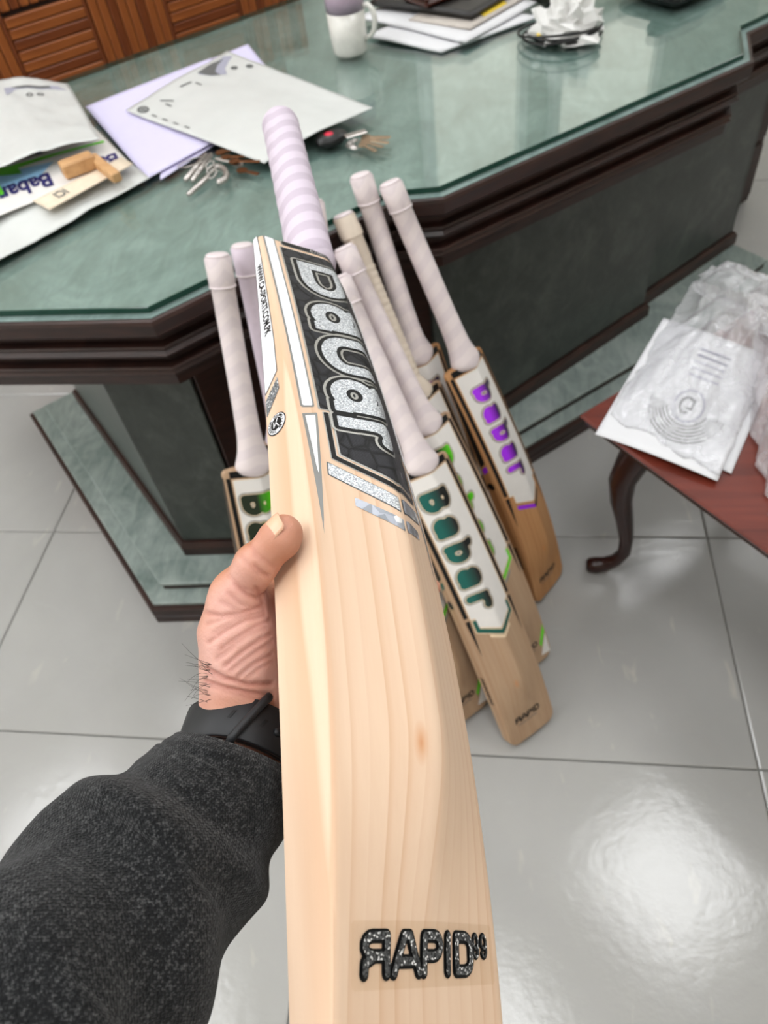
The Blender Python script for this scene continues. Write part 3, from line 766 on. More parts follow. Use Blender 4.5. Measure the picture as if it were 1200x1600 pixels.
for s in (1, -1):
    q = poly_sdf([(s*.0402, .2606), (s*.0408, .2712), (s*.0012, .2915), (s*.0012, .2800)]); bx = (0, .0415, .259, .293) if s > 0 else (-.0415, 0, .259, .293)
    lay('silver_band', q, bx, .0008, 0, M['ink_dark_grey'], bat, .0002); lay('silver_band_fill', q, bx, .0008, -.0006, M['glitter_silver'] if s > 0 else M['foil_grey'], bat, .0004)
    q = poly_sdf([(s*.0276, .2857), (s*.0280, .2922), (s*.0010, .3052), (s*.0010, .2966)]); bx = (0, .029, .284, .306) if s > 0 else (-.029, 0, .284, .306)
    lay('foil_band', q, bx, .0008, 0, M['foil_grey'], bat, .0003)
# the word over the spine: x runs to the toe, letter tops to the right
LR = .0048
def big(ch, v0, v1, h):
    """one heavy letter between v0 and v1 along the bat, its centre lines h tall"""
    shp = {'b': ([[(0, 0), (0, 1.55)], [(0, 0), (.55, 0)] + arc(.55, .5, .45, .5, -90, 90, 10) + [(0, 1)]], 1),
           'u': ([[(0, 1.5), (0, .42)] + arc(.5, .42, .5, .42, 180, 360, 12) + [(1, 1.02)]], 1),
           'a': ([arc(.46, .36, .46, .38, 0, 360, 18), [(.95, 0), (.95, .84)] + arc(.52, .84, .43, .30, 0, 155, 8)], 1),
           'r': ([[(0, 0), (0, 1)], arc(.62, .62, .62, .38, 180, 60, 8)], 1)}[ch]
    sx_ = (v1 - v0 - 2 * LR)
    f1 = strokes_sdf(shp[0], LR, (sx_, h), (v0 + LR, 0)); 
    return f1
letters = [('b', .0300, .0775, .0255), ('a', .0890, .1255, .0262), ('u', .1320, .1730, .0262), ('a', .1795, .2135, .0262), ('r', .2185, .2420, .0262)]
fl = [big(*q) for q in letters]
foot = union(rect(.0300, .0390, -LR, .006), rect(.1160, .1255, -LR, .006), rect(.2040, .2135, -LR, .006), rect(.2185, .2285, -LR, .006))
logo = union(*fl, foot)
def logo_uv(u, v): return logo(v, .0248 - u)
bx = (-.042, .036, .012, .262)
lay('lettering_outline', logo_uv, bx, .0008, .0042, M['ink_silver_line'], bat, .0007); lay('lettering_shadow', logo_uv, bx, .0008, .0026, M['ink_black'], bat, .0009)
lay('lettering', logo_uv, bx, .0007, .0, M['glitter_silver'], bat, .0011)
bat_text('script', 'English Willow', .0078, M['ink_silver_line'], bat, lambda x, y: on_back(.0007)(.016 - x, .0070 - y), 0, .3)
bat_text('trade_mark', 'TM', .004, M['ink_white'], bat, lambda x, y: on_back(.0008)(-.013 - y, .2475 + x))
# toe sticker
film = poly_sdf([(.0447, .4975), (-.0487, .4975), (-.0487, .521), (.0447, .521)]); lay('sticker_film', film, (-.049, .045, .497, .5215), .0018, 0, M['clear_film'], bat, .0003, label='clear film of the toe sticker')
H0, RR = .0127, .00165
def cap(ch, x, wd, flip=False, h=H0, r=RR, y=0.0):
    st, w0 = GL[ch]; k = (wd / w0) if w0 else 1
    st = [[((w0 - px if flip else px) * k / h, py) for px, py in q] for q in st]; return strokes_sdf(st, r, (h, h), (x, y))
rapid = union(cap('R', .0012, .0128, True), cap('A', .0182, .0152), cap('P', .0365, .0112), cap('I', .0528, 1), cap('D', .0592, .0112))
nines = union(cap('9', .0725, .0036, h=.0086, r=.0006, y=.0052), cap('9', .0788, .0038, h=.0086, r=.0006, y=.0052))
def toe_uv(f): return lambda u, v: f(.0397 - u, .5156 - v)
tb = (-.0485, .043, .4985, .5200)
lay('toe_lettering_outline', toe_uv(rapid), tb, .00045, .0009, M['ink_black'], bat, .0005); lay('toe_lettering', toe_uv(rapid), tb, .00045, -.0002, M['glitter_dark'], bat, .0012)
lay('toe_number_outline', toe_uv(nines), tb, .0004, .0006, M['ink_black'], bat, .0005); lay('toe_number', toe_uv(nines), tb, .0004, -.0001, M['glitter_dark'], bat, .0011)
# stickers on the left edge
ed = poly_sdf([(.003, .0010), (.003, .0066), (.03, .0086), (.09, .0125), (.14, .0152), (.1738, .0158), (.1883, .0028), (.14, .0022), (.08, .0018), (.03, .0012)])
eb = (0, .2, 0, .02)
lay('edge_sticker', ed, eb, .0008, 0, M['ink_dark_grey'], bat, fn=on_edge(1, .0002)); lay('edge_sticker_fill', ed, eb, .0008, -.0006, M['ink_white'], bat, fn=on_edge(1, .0004))
bat_text('web_address', 'WWW.CA-SPORTS.COM.PK', .0074, M['ink_black'], bat, lambda x, y: on_edge(1, .0006)(.044 + x * .95, .0036 + .036 * x + y * (.95 + 3 * x)), .00022)
lay('edge_flash', poly_sdf([(.1934, .0030), (.1795, .0157), (.1912, .0165), (.2083, .0034)]), (.175, .212, 0, .02), .0007, 0, M['glitter_grey'], bat, fn=on_edge(1, .0003))
CV, CW, CR = .2200, .0119, .0084
def disc(r): return lambda v, w_: np.hypot(v - CV, w_ - CW) - r
cbx = (.21, .23, .002, .022)
lay('round_seal', disc(CR), cbx, .0005, 0, M['ink_black'], bat, fn=on_edge(1, .0003)); lay('round_seal_ring', disc(.0077), cbx, .0005, 0, M['ink_white'], bat, fn=on_edge(1, .0005)); lay('round_seal_centre', disc(.0048), cbx, .0004, 0, M['ink_black'], bat, fn=on_edge(1, .0007))
glyph = strokes_sdf([[(.2165, .0135), (.2195, .0120), (.2232, .0142)], [(.2195, .0120), (.2225, .0098), (.2180, .0100)]], .0004); lay('round_seal_mark', glyph, cbx, .0004, 0, M['ink_white'], bat, fn=on_edge(1, .0009))
def ring_text(body, a0, size, rad):
    VV, FF = [], []; a = a0
    for ch in body:
        V, F = text2d(ch, size, .00008)
        x, y = V[:, 0] - size * .3, V[:, 1]
        ca, sa = math.cos(a), math.sin(a)                   # out of the centre = letter up
        vv = CV + (rad + y) * ca * 1.0 - x * sa; ww = CW + (rad + y) * sa + x * ca
        n = len(VV); VV += list(on_edge(1, .0008)(vv, ww)); FF += [tuple(i + n for i in q) for q in F]; a += size * .72 / rad
    return VV, FF
for k, (body, a0) in enumerate((('HAND MADE', 2.2), ('BAT WILLOW', -.9))):
    VV, FF = ring_text(body, a0, .0026, .0052); obj('seal_lettering', VV, FF, M['ink_black'], under('seal_lettering', bat), smooth=False, local=True)
# clear wrap that stands a little off the right edge
wrap_u = [-HW - .0006]; 

# --- bats leaning against the desk
def lean(top_px, toe_c, rest_b, yaw=0.0):
    """frame of a bat standing with its toe at toe_c, its handle end seen at top_px and its handle resting on the desk rim"""
    toe = np.array(toe_c, float); d = ray_dir(*top_px); best = None
    for s in np.arange(.7, 1.7, .001):
        P = np.array([0, 0, CH]) + d * s
        if P[2] < .6: break
        e = abs((toe + (P - toe) * (.745 / P[2])) @ B - rest_b)
        if best is None or e < best[0]: best = (e, P)
    top = best[1]; L = np.linalg.norm(top - toe); v = (toe - top) / L; k = L / .885
    u0 = -(A * math.cos(yaw) + B * math.sin(yaw)); u = u0 - v * (u0 @ v); u /= np.linalg.norm(u); w_ = np.cross(u, v)
    # the handle's axis swings off the blade line: turn the frame about u so that its end meets the sight line
    h = handle_axis(.322); ang = math.atan2(h[2] - .0, -h[1]); c, s_ = math.cos(ang), math.sin(ang)
    v, w_ = v * c + w_ * s_, w_ * c - v * s_
    m4 = Matrix.Identity(4)
    for r in range(3): m4[r][0], m4[r][1], m4[r][2] = u[r] * k, v[r] * k, w_[r] * k
    low = min((toe + (u * su * HW * .9 + w_ * ww) * k)[2] for su in (1, -1) for ww in (0, .024))
    m4.translation = Vector(toe - Z * (low - .001)); return m4
def lean_handle(t, mat, collar=True, cord=False, end=M['grip_end']):
    L = .322
    prof = [(-.012, .020), (-.009, .0265), (-.004, .0305), (.002, .0320), (.008, .0305), (.016, .0270), (.028, .0230), (.042, .0205), (.06, .0190), (.10, .0180), (.20, .0174)]
    top = [(L - .042, .0172), (L - .040, .0190), (L - .002, .0196), (L, .0185)] if collar else [(L - .002, .0180), (L, .0165)]
    if cord:
        prof = [(-.008, .0225), (-.004, .028), (.002, .0295), (.01, .027), (.02, .0215)]
        for s in np.linspace(.03, L - .08, 70): prof.append((s, .0160 + .0007 * math.sin(s * 520)))
        prof += [(L - .075, .0160)]; top = [(L - .07, .0168), (L - .036, .0172), (L - .034, .0196), (L - .02, .0196), (L - .018, .0188), (L - .002, .0188), (L, .018)]
    V, F = handle_mesh(prof + top, 22); h = recalc(obj('handle_grip', V, F, mat, t, local=True)); autosmooth(h, 50)
    c = handle_axis(L); V, F = handle_mesh([(L + .0002, .0172), (L + .003, .0168), (L + .005, .0135), (L + .0055, .005)], 22)
    recalc(obj('handle_end', V, F, end, t, local=True))
    if collar:
        V, F = handle_mesh([(L - .0425, .0178), (L - .0425, .0196), (L - .0395, .0198), (L - .0395, .0178)], 22); recalc(obj('grip_collar', V, F, M['grip_end'], t, local=True))
    return h
def dress(t, style):
    R2 = .0016
    for s in (1, -1):
        bx = (.041, .0525, 0, .36) if s > 0 else (-.0525, -.041, 0, .36)
        q = poly_sdf([(s*.0435, .012), (s*.0500, .012), (s*.0500, .272), (s*.0435, .272)]); lay('side_stripe', q, bx, R2, 0, M['ink_black'], t, .0003)
        q = poly_sdf([(s*.0430, .278), (s*.0500, .278), (s*.0470, .355)]); lay('dart', q, bx, R2, 0, M['ink_black'], t, .0003)
    st = rect(-.044, .044, .001, .0125); lay('top_strip', st, (-.045, .045, 0, .0135), R2, 0, M['ink_black'], t, .0005)
    pn = poly_sdf([(.0415, .015), (.0415, .2780), (.034, .2780), (.034, .2960), (0, .3120), (-.034, .2960), (-.034, .2780), (-.0415, .2780), (-.0415, .015)])
    lay('label_panel', pn, (-.044, .044, .011, .3150), R2, 0, M['ink_cream'], t, .0004); lay('label_panel_fill', pn, (-.044, .044, .011, .3150), R2, -.0012, M['ink_label_white'], t, .0006)
    if style['word'] == 'Babar':
        cv = poly_sdf([(.0375, .2820), (.0375, .3025), (0, .3215), (-.0375, .3025), (-.0375, .2820), (-.034, .2820), (-.034, .2995), (0, .3165), (.034, .2995), (.034, .2820)])
        lay('chevron', cv, (-.044, .044, .277, .330), .001, .0032, M['ink_cream'], t, .0004)
        lay('chevron_fill', cv, (-.044, .044, .277, .330), .001, .0018, style['chev'], t, .0006)
        lay('foot_band', poly_sdf([(.022, .3155), (.022, .3210), (0, .3320), (-.022, .3210), (-.022, .3155), (0, .3265)]), (-.023, .023, .3120, .3340), .001, 0, style['band'], t, .0005)
    else:
        lay('foot_bar', poly_sdf([(.034, .3030), (.034, .3120), (0, .3280), (0, .3190)]), (0, .035, .3020, .3300), .001, 0, M['ink_purple'], t, .0005)
        lay('foot_bar', poly_sdf([(-.034, .3030), (-.034, .3120), (0, .3280), (0, .3190)]), (-.035, 0, .3020, .3300), .001, 0, M['ink_black'], t, .0005)
    f, wl = word(style['word'], style['h'], style['r'], style['gap'], style['adv'])
    g_ = lambda u, v: f(v - style['v0'], style['u0'] - u); bx = (-.0415, .044, .012, .302)
    lay('lettering_outline', g_, bx, R2, .0042, M['ink_grey'], t, .0007); lay('lettering_edge', g_, bx, R2, .0020, M['ink_cream'], t, .0008); lay('lettering', g_, bx, R2, .0007, style['ink'], t, .0010)
    cp = union(cap('R', 0, .0105, True, .0105, .0012), cap('A', .0135, .0125, False, .0105, .0012), cap('P', .0285, .0092, False, .0105, .0012), cap('I', .0415, 1, False, .0105, .0012), cap('D', .0460, .0092, False, .0105, .0012))
    lay('toe_lettering', lambda u, v: cp(.030 - u, .515 - v), (-.034, .034, .50, .519), .0007, .0004, M['ink_black'], t, .0005)
    bat_text('toe_small_print', 'HAND CRAFTED', .0058, M['ink_dark_grey'], t, lambda x, y: on_back(.0005)(.026 - x, .5235 - y), .0001)
    if style['accent'] is M['ink_lime']:
        lay('corner_patch', poly_sdf([(-.0505, .500), (-.028, .547), (-.0505, .550)]), (-.051, -.025, .495, .553), .001, 0, M['ink_label_white'], t, .0004)
        lay('corner_flash', poly_sdf([(-.0505, .476), (-.031, .517), (-.034, .527), (-.0505, .496)]), (-.051, -.028, .47, .53), .001, 0, M['ink_lime'], t, .0004)
    for s in (1, -1):
        lay('edge_sticker', poly_sdf([(.01, .004), (.01, .009), (.10, .016), (.19, .020), (.20, .006), (.10, .005)]), (.005, .21, 0, .025), R2, 0, M['ink_black'], t, fn=on_edge(s, .0003))
        lay('edge_flash', poly_sdf([(.205, .007), (.196, .020), (.208, .021), (.217, .008)]), (.19, .22, 0, .025), .001, 0, style['accent'], t, fn=on_edge(s, .0003))
        lay('edge_seal', lambda v, w_: np.hypot(v - .245, w_ - .014) - .0085, (.235, .256, .004, .025), .001, 0, M['ink_black'], t, fn=on_edge(s, .0003))
        lay('edge_lettering', lambda u, v: np.maximum(np.abs(u - .43) - .03, np.abs(v - .016) - .004) + .002 * np.sign(np.sin(u * 700)), (.395, .465, .008, .025), .001, 0, M['ink_black'], t, fn=on_edge(s, .0004))
STY = dict(
 green=dict(word='Babar', h=.0268, r=.0060, gap=.0140, adv=1.26, v0=.042, u0=.0285, ink=M['ink_green_black'], chev=M['ink_green_dark'], band=M['ink_cream'], accent=M['ink_green_dark']),
 lime=dict(word='Babar', h=.0268, r=.0060, gap=.0140, adv=1.26, v0=.042, u0=.0285, ink=M['ink_lime_black'], chev=M['ink_lime'], band=M['ink_grey'], accent=M['ink_lime']),
 purple=dict(word='babar', h=.0250, r=.0052, gap=.0122, adv=1.22, v0=.047, u0=.0200, ink=M['ink_purple_dark'], chev=M['ink_purple'], band=M['ink_black'], accent=M['ink_purple']))
LB_ = .885
def px(x, y): return at(x, y, 0.0)
specs = [  # label, style, wood, handle end px, toe centre, where the handle crosses the rim, yaw, grip, cord
 ('bat leaning on the desk front with the big dark green lettering facing the viewer', 'green', 'willow_used', (529, 436), px(823, 1139), -.93, -.03, 'grip_white', False),
 ('bat with purple lettering and tan left edge, rightmost of those leaning on the desk', 'purple', 'willow_tan', (609, 288), px(847, 917), -.95, -.27, 'grip_white', False),
 ('leaning bat with lime green marks right behind the dark green lettered bat', 'lime', 'willow_used', (537, 388), px(822, 1038), -.955, .0, 'grip_white', False),
 ('leaning bat with bare cord-bound handle and no rubber grip on it', 'green', 'willow_used', (536, 336), ab(.566, -.604), -.980, -.02, 'cord_binding', True),
 ('leaning bat whose tall white handle stands just left of the purple lettered bat', 'purple', 'willow_tan', (563, 274), ab(.610, -.745), -.984, .0, 'grip_white', False),
 ('leaning bat with white grip and lime marks left of the held bat', 'lime', 'willow_used', (343, 410), px(455, 1122), -.935, .02, 'grip_white', False),
 ('leaning bat with pinkish grip half hidden behind the left edge of the held bat', 'green', 'willow_used', (381, 392), ab(.205, -.755), -.968, .0, 'grip_pink', False),
 ('leaning bat hidden by the held bat except its lime marked toe on the tiles', 'lime', 'willow_used', (450, 430), px(722, 1116), -.955, -.06, 'grip_white', False),
 ('leaning bat mostly hidden by the held bat, white handle end beside the lavender grip', 'green', 'willow_used', (489, 326), ab(.27, -.66), -.990, .0, 'grip_white', False)]
BATS = []
for label, st, wd, top, toe, rest, yaw, gp, cord in specs:
    m4 = lean(top, toe, rest, yaw); t, bl = new_bat(label, M[wd], m4); dress(t, STY[st]); lean_handle(t, M[gp], not cord, cord, M['grip_end'])
    BATS.append(t)
# ------------------------------------------------------------------ papers and things on the desk
from mathutils import noise as mnoise
DT = .7603
def nz(x, y, z=0.0): return mnoise.noise(Vector((x, y, z)))
def fbm(x, y, z=0.0, oct=4):
    s, a, f = 0.0, 1.0, 1.0
    for _ in range(oct): s += a * nz(x * f, y * f, z + 7.3 * f); a *= .5; f *= 2.1
    return s
def quad_sheet(c, z0, lift, n=26, m_=26):
    """sheet over four corners given as sight lines on the desk; lift(s, t) raises it"""
    P = np.zeros((n, m_, 3))
    for i in range(n):
        for j in range(m_):
            s, t = i / (n - 1), j / (m_ - 1)
            p = (1-s)*(1-t)*c[0] + s*(1-t)*c[1] + s*t*c[2] + (1-s)*t*c[3]; P[i, j] = (p[0], p[1], z0 + lift(s, t))
    return P
def on_sheet(P, off):
    n, m_ = P.shape[:2]
    def fn(s, t):
        x, y = np.clip(s, 0, .9999) * (n - 1), np.clip(t, 0, .9999) * (m_ - 1); i, j = x.astype(int), y.astype(int); a, b = (x - i)[:, None], (y - j)[:, None]
        q = P[i, j] * (1-a) * (1-b) + P[np.minimum(i+1, n-1), j] * a * (1-b) + P[np.minimum(i+1, n-1), np.minimum(j+1, m_-1)] * a * b + P[i, np.minimum(j+1, m_-1)] * (1-a) * b
        return q + np.array([0, 0, off])
    return fn
def paper(name, corners, z0, lift, mat, label, cat, group=None, thick=.0005, n=26):
    c = [at(x, y, DT) for x, y in corners]; P = quad_sheet(c, z0, lift, n, n); V, F = sheet(P, thick)
    t = thing(name, label, cat, (P[..., 0].mean(), P[..., 1].mean(), DT), None, group); recalc(obj('sheet', V, F, mat, t)); return t, P
def mark(name, t, P, sdf, box, res, mat, level=0, off=.0006):
    V, F = decal(sdf, *box, res, level, on_sheet(P, off)); return obj(name, V, F, mat, t)
# lavender sheets in the middle
paper('paper_sheet', [(245, 128), (251, 283), (455, 152), (388, 73)], DT + .0006, lambda s, t: .0015 + .004 * t * (1 - s), M['paper_lavender'], 'lavender paper sheet lowest of the middle pile, tips showing at its back and front', 'paper', 'lavender sheets')
paper('paper_sheet', [(136, 174), (232, 284), (432, 176), (332, 99)], DT + .003, lambda s, t: .003 + .004 * (1 - s) ** 2 + .002 * math.sin(t * 2), M['paper_lavender'], 'lavender paper sheet under the white printed bag, its left half bare', 'paper', 'lavender sheets')
# white printed mailing bag on top of them
def lift_mid(s, t): return .011 + .010 * math.sin(math.pi * t) * (.4 + .6 * s) + .0025 * fbm(s * 3.2, t * 3.2, 1.1) + .012 * max(0, t - .8) * 2
mailer, PM = paper('mailing_bag', [(201, 184), (416, 268), (585, 185), (358, 93)], DT + .004, lift_mid, M['poly_white'], 'flat white plastic mailing bag with black print on the lavender sheets', 'bag', 'white mailing bags', .0008, 34)
def crescent(s0, t0, ang, w_, h_):
    c, sn = math.cos(ang), math.sin(ang)
    def f(X, Y):
        x = (X - s0) * c + (Y - t0) * sn; y = -(X - s0) * sn + (Y - t0) * c
        return np.maximum(np.abs(x) - w_, np.maximum(np.abs(y + h_ * .8 * (x / w_) ** 2) - h_ * (1 - .6 * (x / w_) ** 2), -1)) 
    return f
mark('printed_arc', mailer, PM, poly_sdf([(.06, .62), (.03, .93), (.07, .97), (.09, .90), (.135, .80), (.20, .74), (.15, .66)]), (0, .25, .55, 1), .006, M['print_pale'])
mark('printed_arc', mailer, PM, poly_sdf([(.05, .63), (.03, .80), (.045, .90), (.075, .80), (.12, .72), (.18, .70), (.13, .655)]), (0, .25, .55, 1), .005, M['print_grey'], 0, .0008)
for (s0, t0) in ((.175, .845), (.235, .925)):
    mark('printed_symbol', mailer, PM, lambda X, Y, s0=s0, t0=t0: np.abs(np.hypot((X - s0) * 1.1, Y - t0) - .018) - .007, (s0 - .04, s0 + .04, t0 - .04, t0 + .04), .0035, M['print_grey'])
    mark('printed_symbol', mailer, PM, lambda X, Y, s0=s0, t0=t0: np.hypot(X - s0, Y - t0) - .009, (s0 - .04, s0 + .04, t0 - .04, t0 + .04), .0035, M['print_grey'])
mark('printed_symbol', mailer, PM, lambda X, Y: np.abs(np.hypot(X - .085, Y - .065) - .030) - .008, (.03, .15, 0, .13), .005, M['print_grey'])
mark('printed_symbol', mailer, PM, strokes_sdf([[(.065, .065), (.105, .065)], [(.085, .05), (.085, .08)]], .006), (.03, .15, 0, .13), .004, M['print_grey'])
for k in range(4): mark('printed_dash', mailer, PM, rect(.165 + k * .085, .205 + k * .085, .045, .060), (.15, .55, .03, .075), .006, M['print_grey'])
for q in ([(.10, .215), (.16, .255)], [(.155, .20), (.19, .20)], [(.09, .42), (.10, .50)], [(.13, .52), (.165, .52)]):
    mark('printed_dash', mailer, PM, strokes_sdf([q], .008), (.05, .25, .15, .56), .005, M['print_grey'])
# pile at the left: lower bag, sticker sheet, card strip, blocks, upper bag
def lift_low(s, t): return .006 + .010 * math.sin(math.pi * min(1, s)) * math.sin(math.pi * t) + .004 * fbm(s * 3, t * 4, 5.2) * (.3 + min(1, 4 * min(t, 1 - t)))
lowbag, PL = paper('mailing_bag', [(-150, 300), (-60, 445), (236, 284), (150, 215)], DT + .002, lift_low, M['poly_white'], 'rumpled white plastic bag lowest in the left pile at the desk edge', 'bag', 'white mailing bags', .0008, 36)
ssheet, PS = paper('sticker_sheet', [(-140, 268), (-75, 390), (214, 277), (150, 212)], DT + .020, lambda s, t: .002 + .003 * math.sin(3 * t), M['ink_label_white'], 'white bat sticker sheet with blue lettering and green stripe in the left pile', 'sticker')
SB = (0, 1, 0, 1)
mark('green_stripe', ssheet, PS, poly_sdf([(.42, .02), (.52, .36), (.60, .50), (.50, .50), (.46, .74), (.44, .98), (.40, .98), (.42, .72), (.44, .46), (.42, .30), (.36, .04)]), SB, .006, M['ink_lime'])
mark('blue_field', ssheet, PS, poly_sdf([(.53, .36), (.74, .36), (.72, .56), (.55, .68), (.53, .52)]), SB, .006, M['ink_sky'])
mark('green_stripe', ssheet, PS, poly_sdf([(.52, .33), (.80, .33), (.80, .36), (.54, .37)]), SB, .006, M['ink_lime'], 0, .0009)
V, F = text2d('Babar', .14, .004, .2)
for k, t0 in enumerate((.985, .62, .25)): obj('lettering', on_sheet(PS, .001)(.70 + V[:, 1] * 1.9, t0 - V[:, 0] * .86), F, M['ink_navy'], ssheet, smooth=False)
V, F = text2d('MONEY BACK', .05, .002); obj('small_lettering', on_sheet(PS, .001)(.33 + V[:, 1] * 1.6, .66 - V[:, 0] * .62), F, M['ink_navy'], ssheet, smooth=False)
for k in range(4): mark('red_flame', ssheet, PS, poly_sdf([(.18, .62 + k*.07), (.33, .645 + k*.07), (.20, .68 + k*.07)]), SB, .006, M['ink_red'])
strip_, PC = paper('card_strip', [(62, 336), (88, 350), (216, 278), (198, 267)], DT + .026, lambda s, t: .001, M['cardboard'], 'narrow beige card strip lying on the sticker sheet', 'card', None, .0012, 8)
V, F = text2d('ICI', .5, .01); obj('lettering', on_sheet(PC, .0009)(.22 + V[:, 1] * 1.3, .30 - V[:, 0] * .22), F, M['print_grey'], strip_, smooth=False)
def block(label, p0, p1, wid, hgt, z0):
    a, b = at(*p0, z0 + hgt), at(*p1, z0 + hgt); d = b - a; L = np.linalg.norm(d); d /= L; q = np.cross(Z, d); c = (a + b) / 2; c[2] = z0 + hgt / 2
    mb = MB().box(c, (L, wid, hgt), np.stack([d, q, Z]), .0025); return solo('wooden_block', mb.V, mb.F, M['block_wood'], label, 'wood block', 'wooden offcuts', False)
block('light wooden block poking out from under the upper white bag', (92, 256), (142, 238), .030, .026, DT + .026)
block('short wooden stick lying right of the light wooden block', (142, 240), (180, 270), .018, .018, DT + .026)
def lift_up(s, t): return .034 + .014 * math.sin(math.pi * t) + .005 * fbm(s * 3, t * 5, 9.4) - .020 * max(0, t - .75) * 3 * (1 - s) + .008 * s
upbag, PU = paper('mailing_bag', [(-120, 190), (-85, 358), (172, 258), (114, 151)], DT + .010, lift_up, M['poly_white'], 'white plastic mailing bag with grey print on top of the left pile', 'bag', 'white mailing bags', .0008, 36)
mark('printed_arc', upbag, PU, poly_sdf([(.13, .60), (.11, .93), (.20, .97), (.165, .90), (.165, .66), (.26, .60)]), SB, .006, M['print_pale'])
mark('printed_arc', upbag, PU, poly_sdf([(.125, .64), (.115, .88), (.15, .88), (.155, .68)]), SB, .005, M['print_grey'], 0, .0009)
for t0 in (.735, .80): mark('printed_symbol', upbag, PU, lambda X, Y, t0=t0: np.abs(np.hypot((X - .255), (Y - t0) * 1.3) - .020) - .008, SB, .005, M['print_grey'])
mark('printed_symbol', upbag, PU, lambda X, Y: np.abs(np.hypot((X - .26), (Y - .515) * 1.3) - .018) - .007, SB, .005, M['print_grey'])
# keys
def key(mb, c, ang, L, bow=.010, th=.0022, tilt=.05):
    d = np.array([math.cos(ang), math.sin(ang), tilt]); d /= np.linalg.norm(d); q = np.cross(Z, d); q /= np.linalg.norm(q); n = np.cross(d, q); ax = np.stack([d, q, n])
    prof = []
    for k in range(14):
        t = 2 * math.pi * k / 14; prof.append((bow * math.cos(t), bow * .9 * math.sin(t)))
    V = [c + ax.T @ np.array([x, y, z]) for z in (-th/2, th/2) for x, y in prof]; F = [tuple(range(14))[::-1], tuple(range(14, 28))] + [(i, (i+1) % 14, 14 + (i+1) % 14, 14 + i) for i in range(14)]
    mb.add(V, F); mb.box(c + d * (bow + L / 2 - .002), (L, .0065, th * .9), ax, .0006)
    for k in range(4): mb.box(c + d * (bow + L * (.35 + .17 * k)) + q * .0036, (.004, .0025, th * .8), ax)
    return mb
def ring_pts(c, r, n=28, tilt=(0, 0)): return [c + np.array([r * math.cos(2*math.pi*k/n), r * math.sin(2*math.pi*k/n), r * (tilt[0] * math.cos(2*math.pi*k/n) + tilt[1] * math.sin(2*math.pi*k/n)) + 0.0]) for k in range(n + 1)]
def K(x, y, h): return at(x, y, DT + h)
keys = thing('key_bunch', 'bunch of old keys on a wire ring in front of the lavender sheets', 'keys', K(335, 262, 0))
MB().tube(ring_pts(K(305, 252, .012), .034, tilt=(.15, -.2)), .0009, 6).build('wire_ring', M['key_steel'], keys, True)
MB().tube([K(322, 242, .012), K(290, 282, .006)], [.0052, .0050], 10).build('key', M['key_steel'], keys, True)
MB().tube([K(330, 242, .010), K(301, 283, .005)], [.0050, .0048], 10).build('key', M['key_steel'], keys, True)
MB().tube([K(328, 272, .010), K(322, 279, .009), K(300, 300, .006), K(294, 305, .0055)], [.003, .0046, .0050, .0042], 10).build('key', M['key_steel'], keys, True)
for k in range(3): MB().tube(ring_pts(K(328 + k * 2, 258 + k * 7, .014), .0085, 16, (.3, .4)), .0014, 6).build('split_ring', M['key_steel'], keys, True)
MB().tube([K(340 + 14 * math.cos(math.radians(a)), 273 + 12 * math.sin(math.radians(a)), .008) for a in range(-130, 100, 20)], .0058, 10).build('shackle', M['key_steel'], keys, True)
for (x, y, g, L, mt, hh) in ((345, 238, .15, .05, 'key_bronze', .012), (352, 246, -.1, .055, 'key_bronze', .010), (372, 256, 2.7, .045, 'key_steel', .008), (366, 252, -.25, .045, 'key_bronze', .013), (378, 266, -.6, .035, 'key_bronze', .005)):
    key(MB(), K(x, y, hh), g, L, .011).build('key', M[mt], keys)
keys2 = thing('key_bunch', 'key bunch with black fob and bright keys near the white printed bag', 'keys', K(550, 220, 0))
fb = MB(); P0 = K(518, 216, .010)
for i in range(9):
    pass
fob_prof = [(.004, -.010), (.020, -.009), (.026, -.004), (.027, .002), (.024, .007), (.012, .0095), (.003, .010)]
fb.lathe(P0, fob_prof, 20, np.stack([A, B, Z]), 1.25, .85).build('fob', M['fob_black'], keys2, True)
MB().lathe(P0 + Z * .0085 + A * -.004, [(.008, 0), (.009, .001), (.007, .0022), (.002, .0025)], 14).build('fob_badge', M['ink_red'], keys2, True)
MB().box(K(556, 209, .016), (.042, .016, .003), np.stack([A * .97 + B * .24, B * .97 - A * .24, Z]), .001).build('key', M['key_steel'], keys2)
MB().tube(ring_pts(K(551, 221, .013), .0105, 20, (.2, -.2)), .0016, 6).build('split_ring', M['key_steel'], keys2, True)
MB().lathe(K(550, 229, .004), [(.001, -.016), (.006, -.012), (.0078, .0), (.0078, .012), (.004, .016)], 12, np.stack([A, Z, -B])[[0, 1, 2]], 1, .45).build('key', M['key_steel'], keys2, True)
for (x, y, g, L) in ((572, 214, .05, .042), (574, 219, -.15, .040), (570, 222, -.35, .040), (567, 226, -.55, .036), (571, 218, .22, .036)): key(MB(), K(x, y, .009), g - .35, L, .0095).build('key', M['key_brass'], keys2)
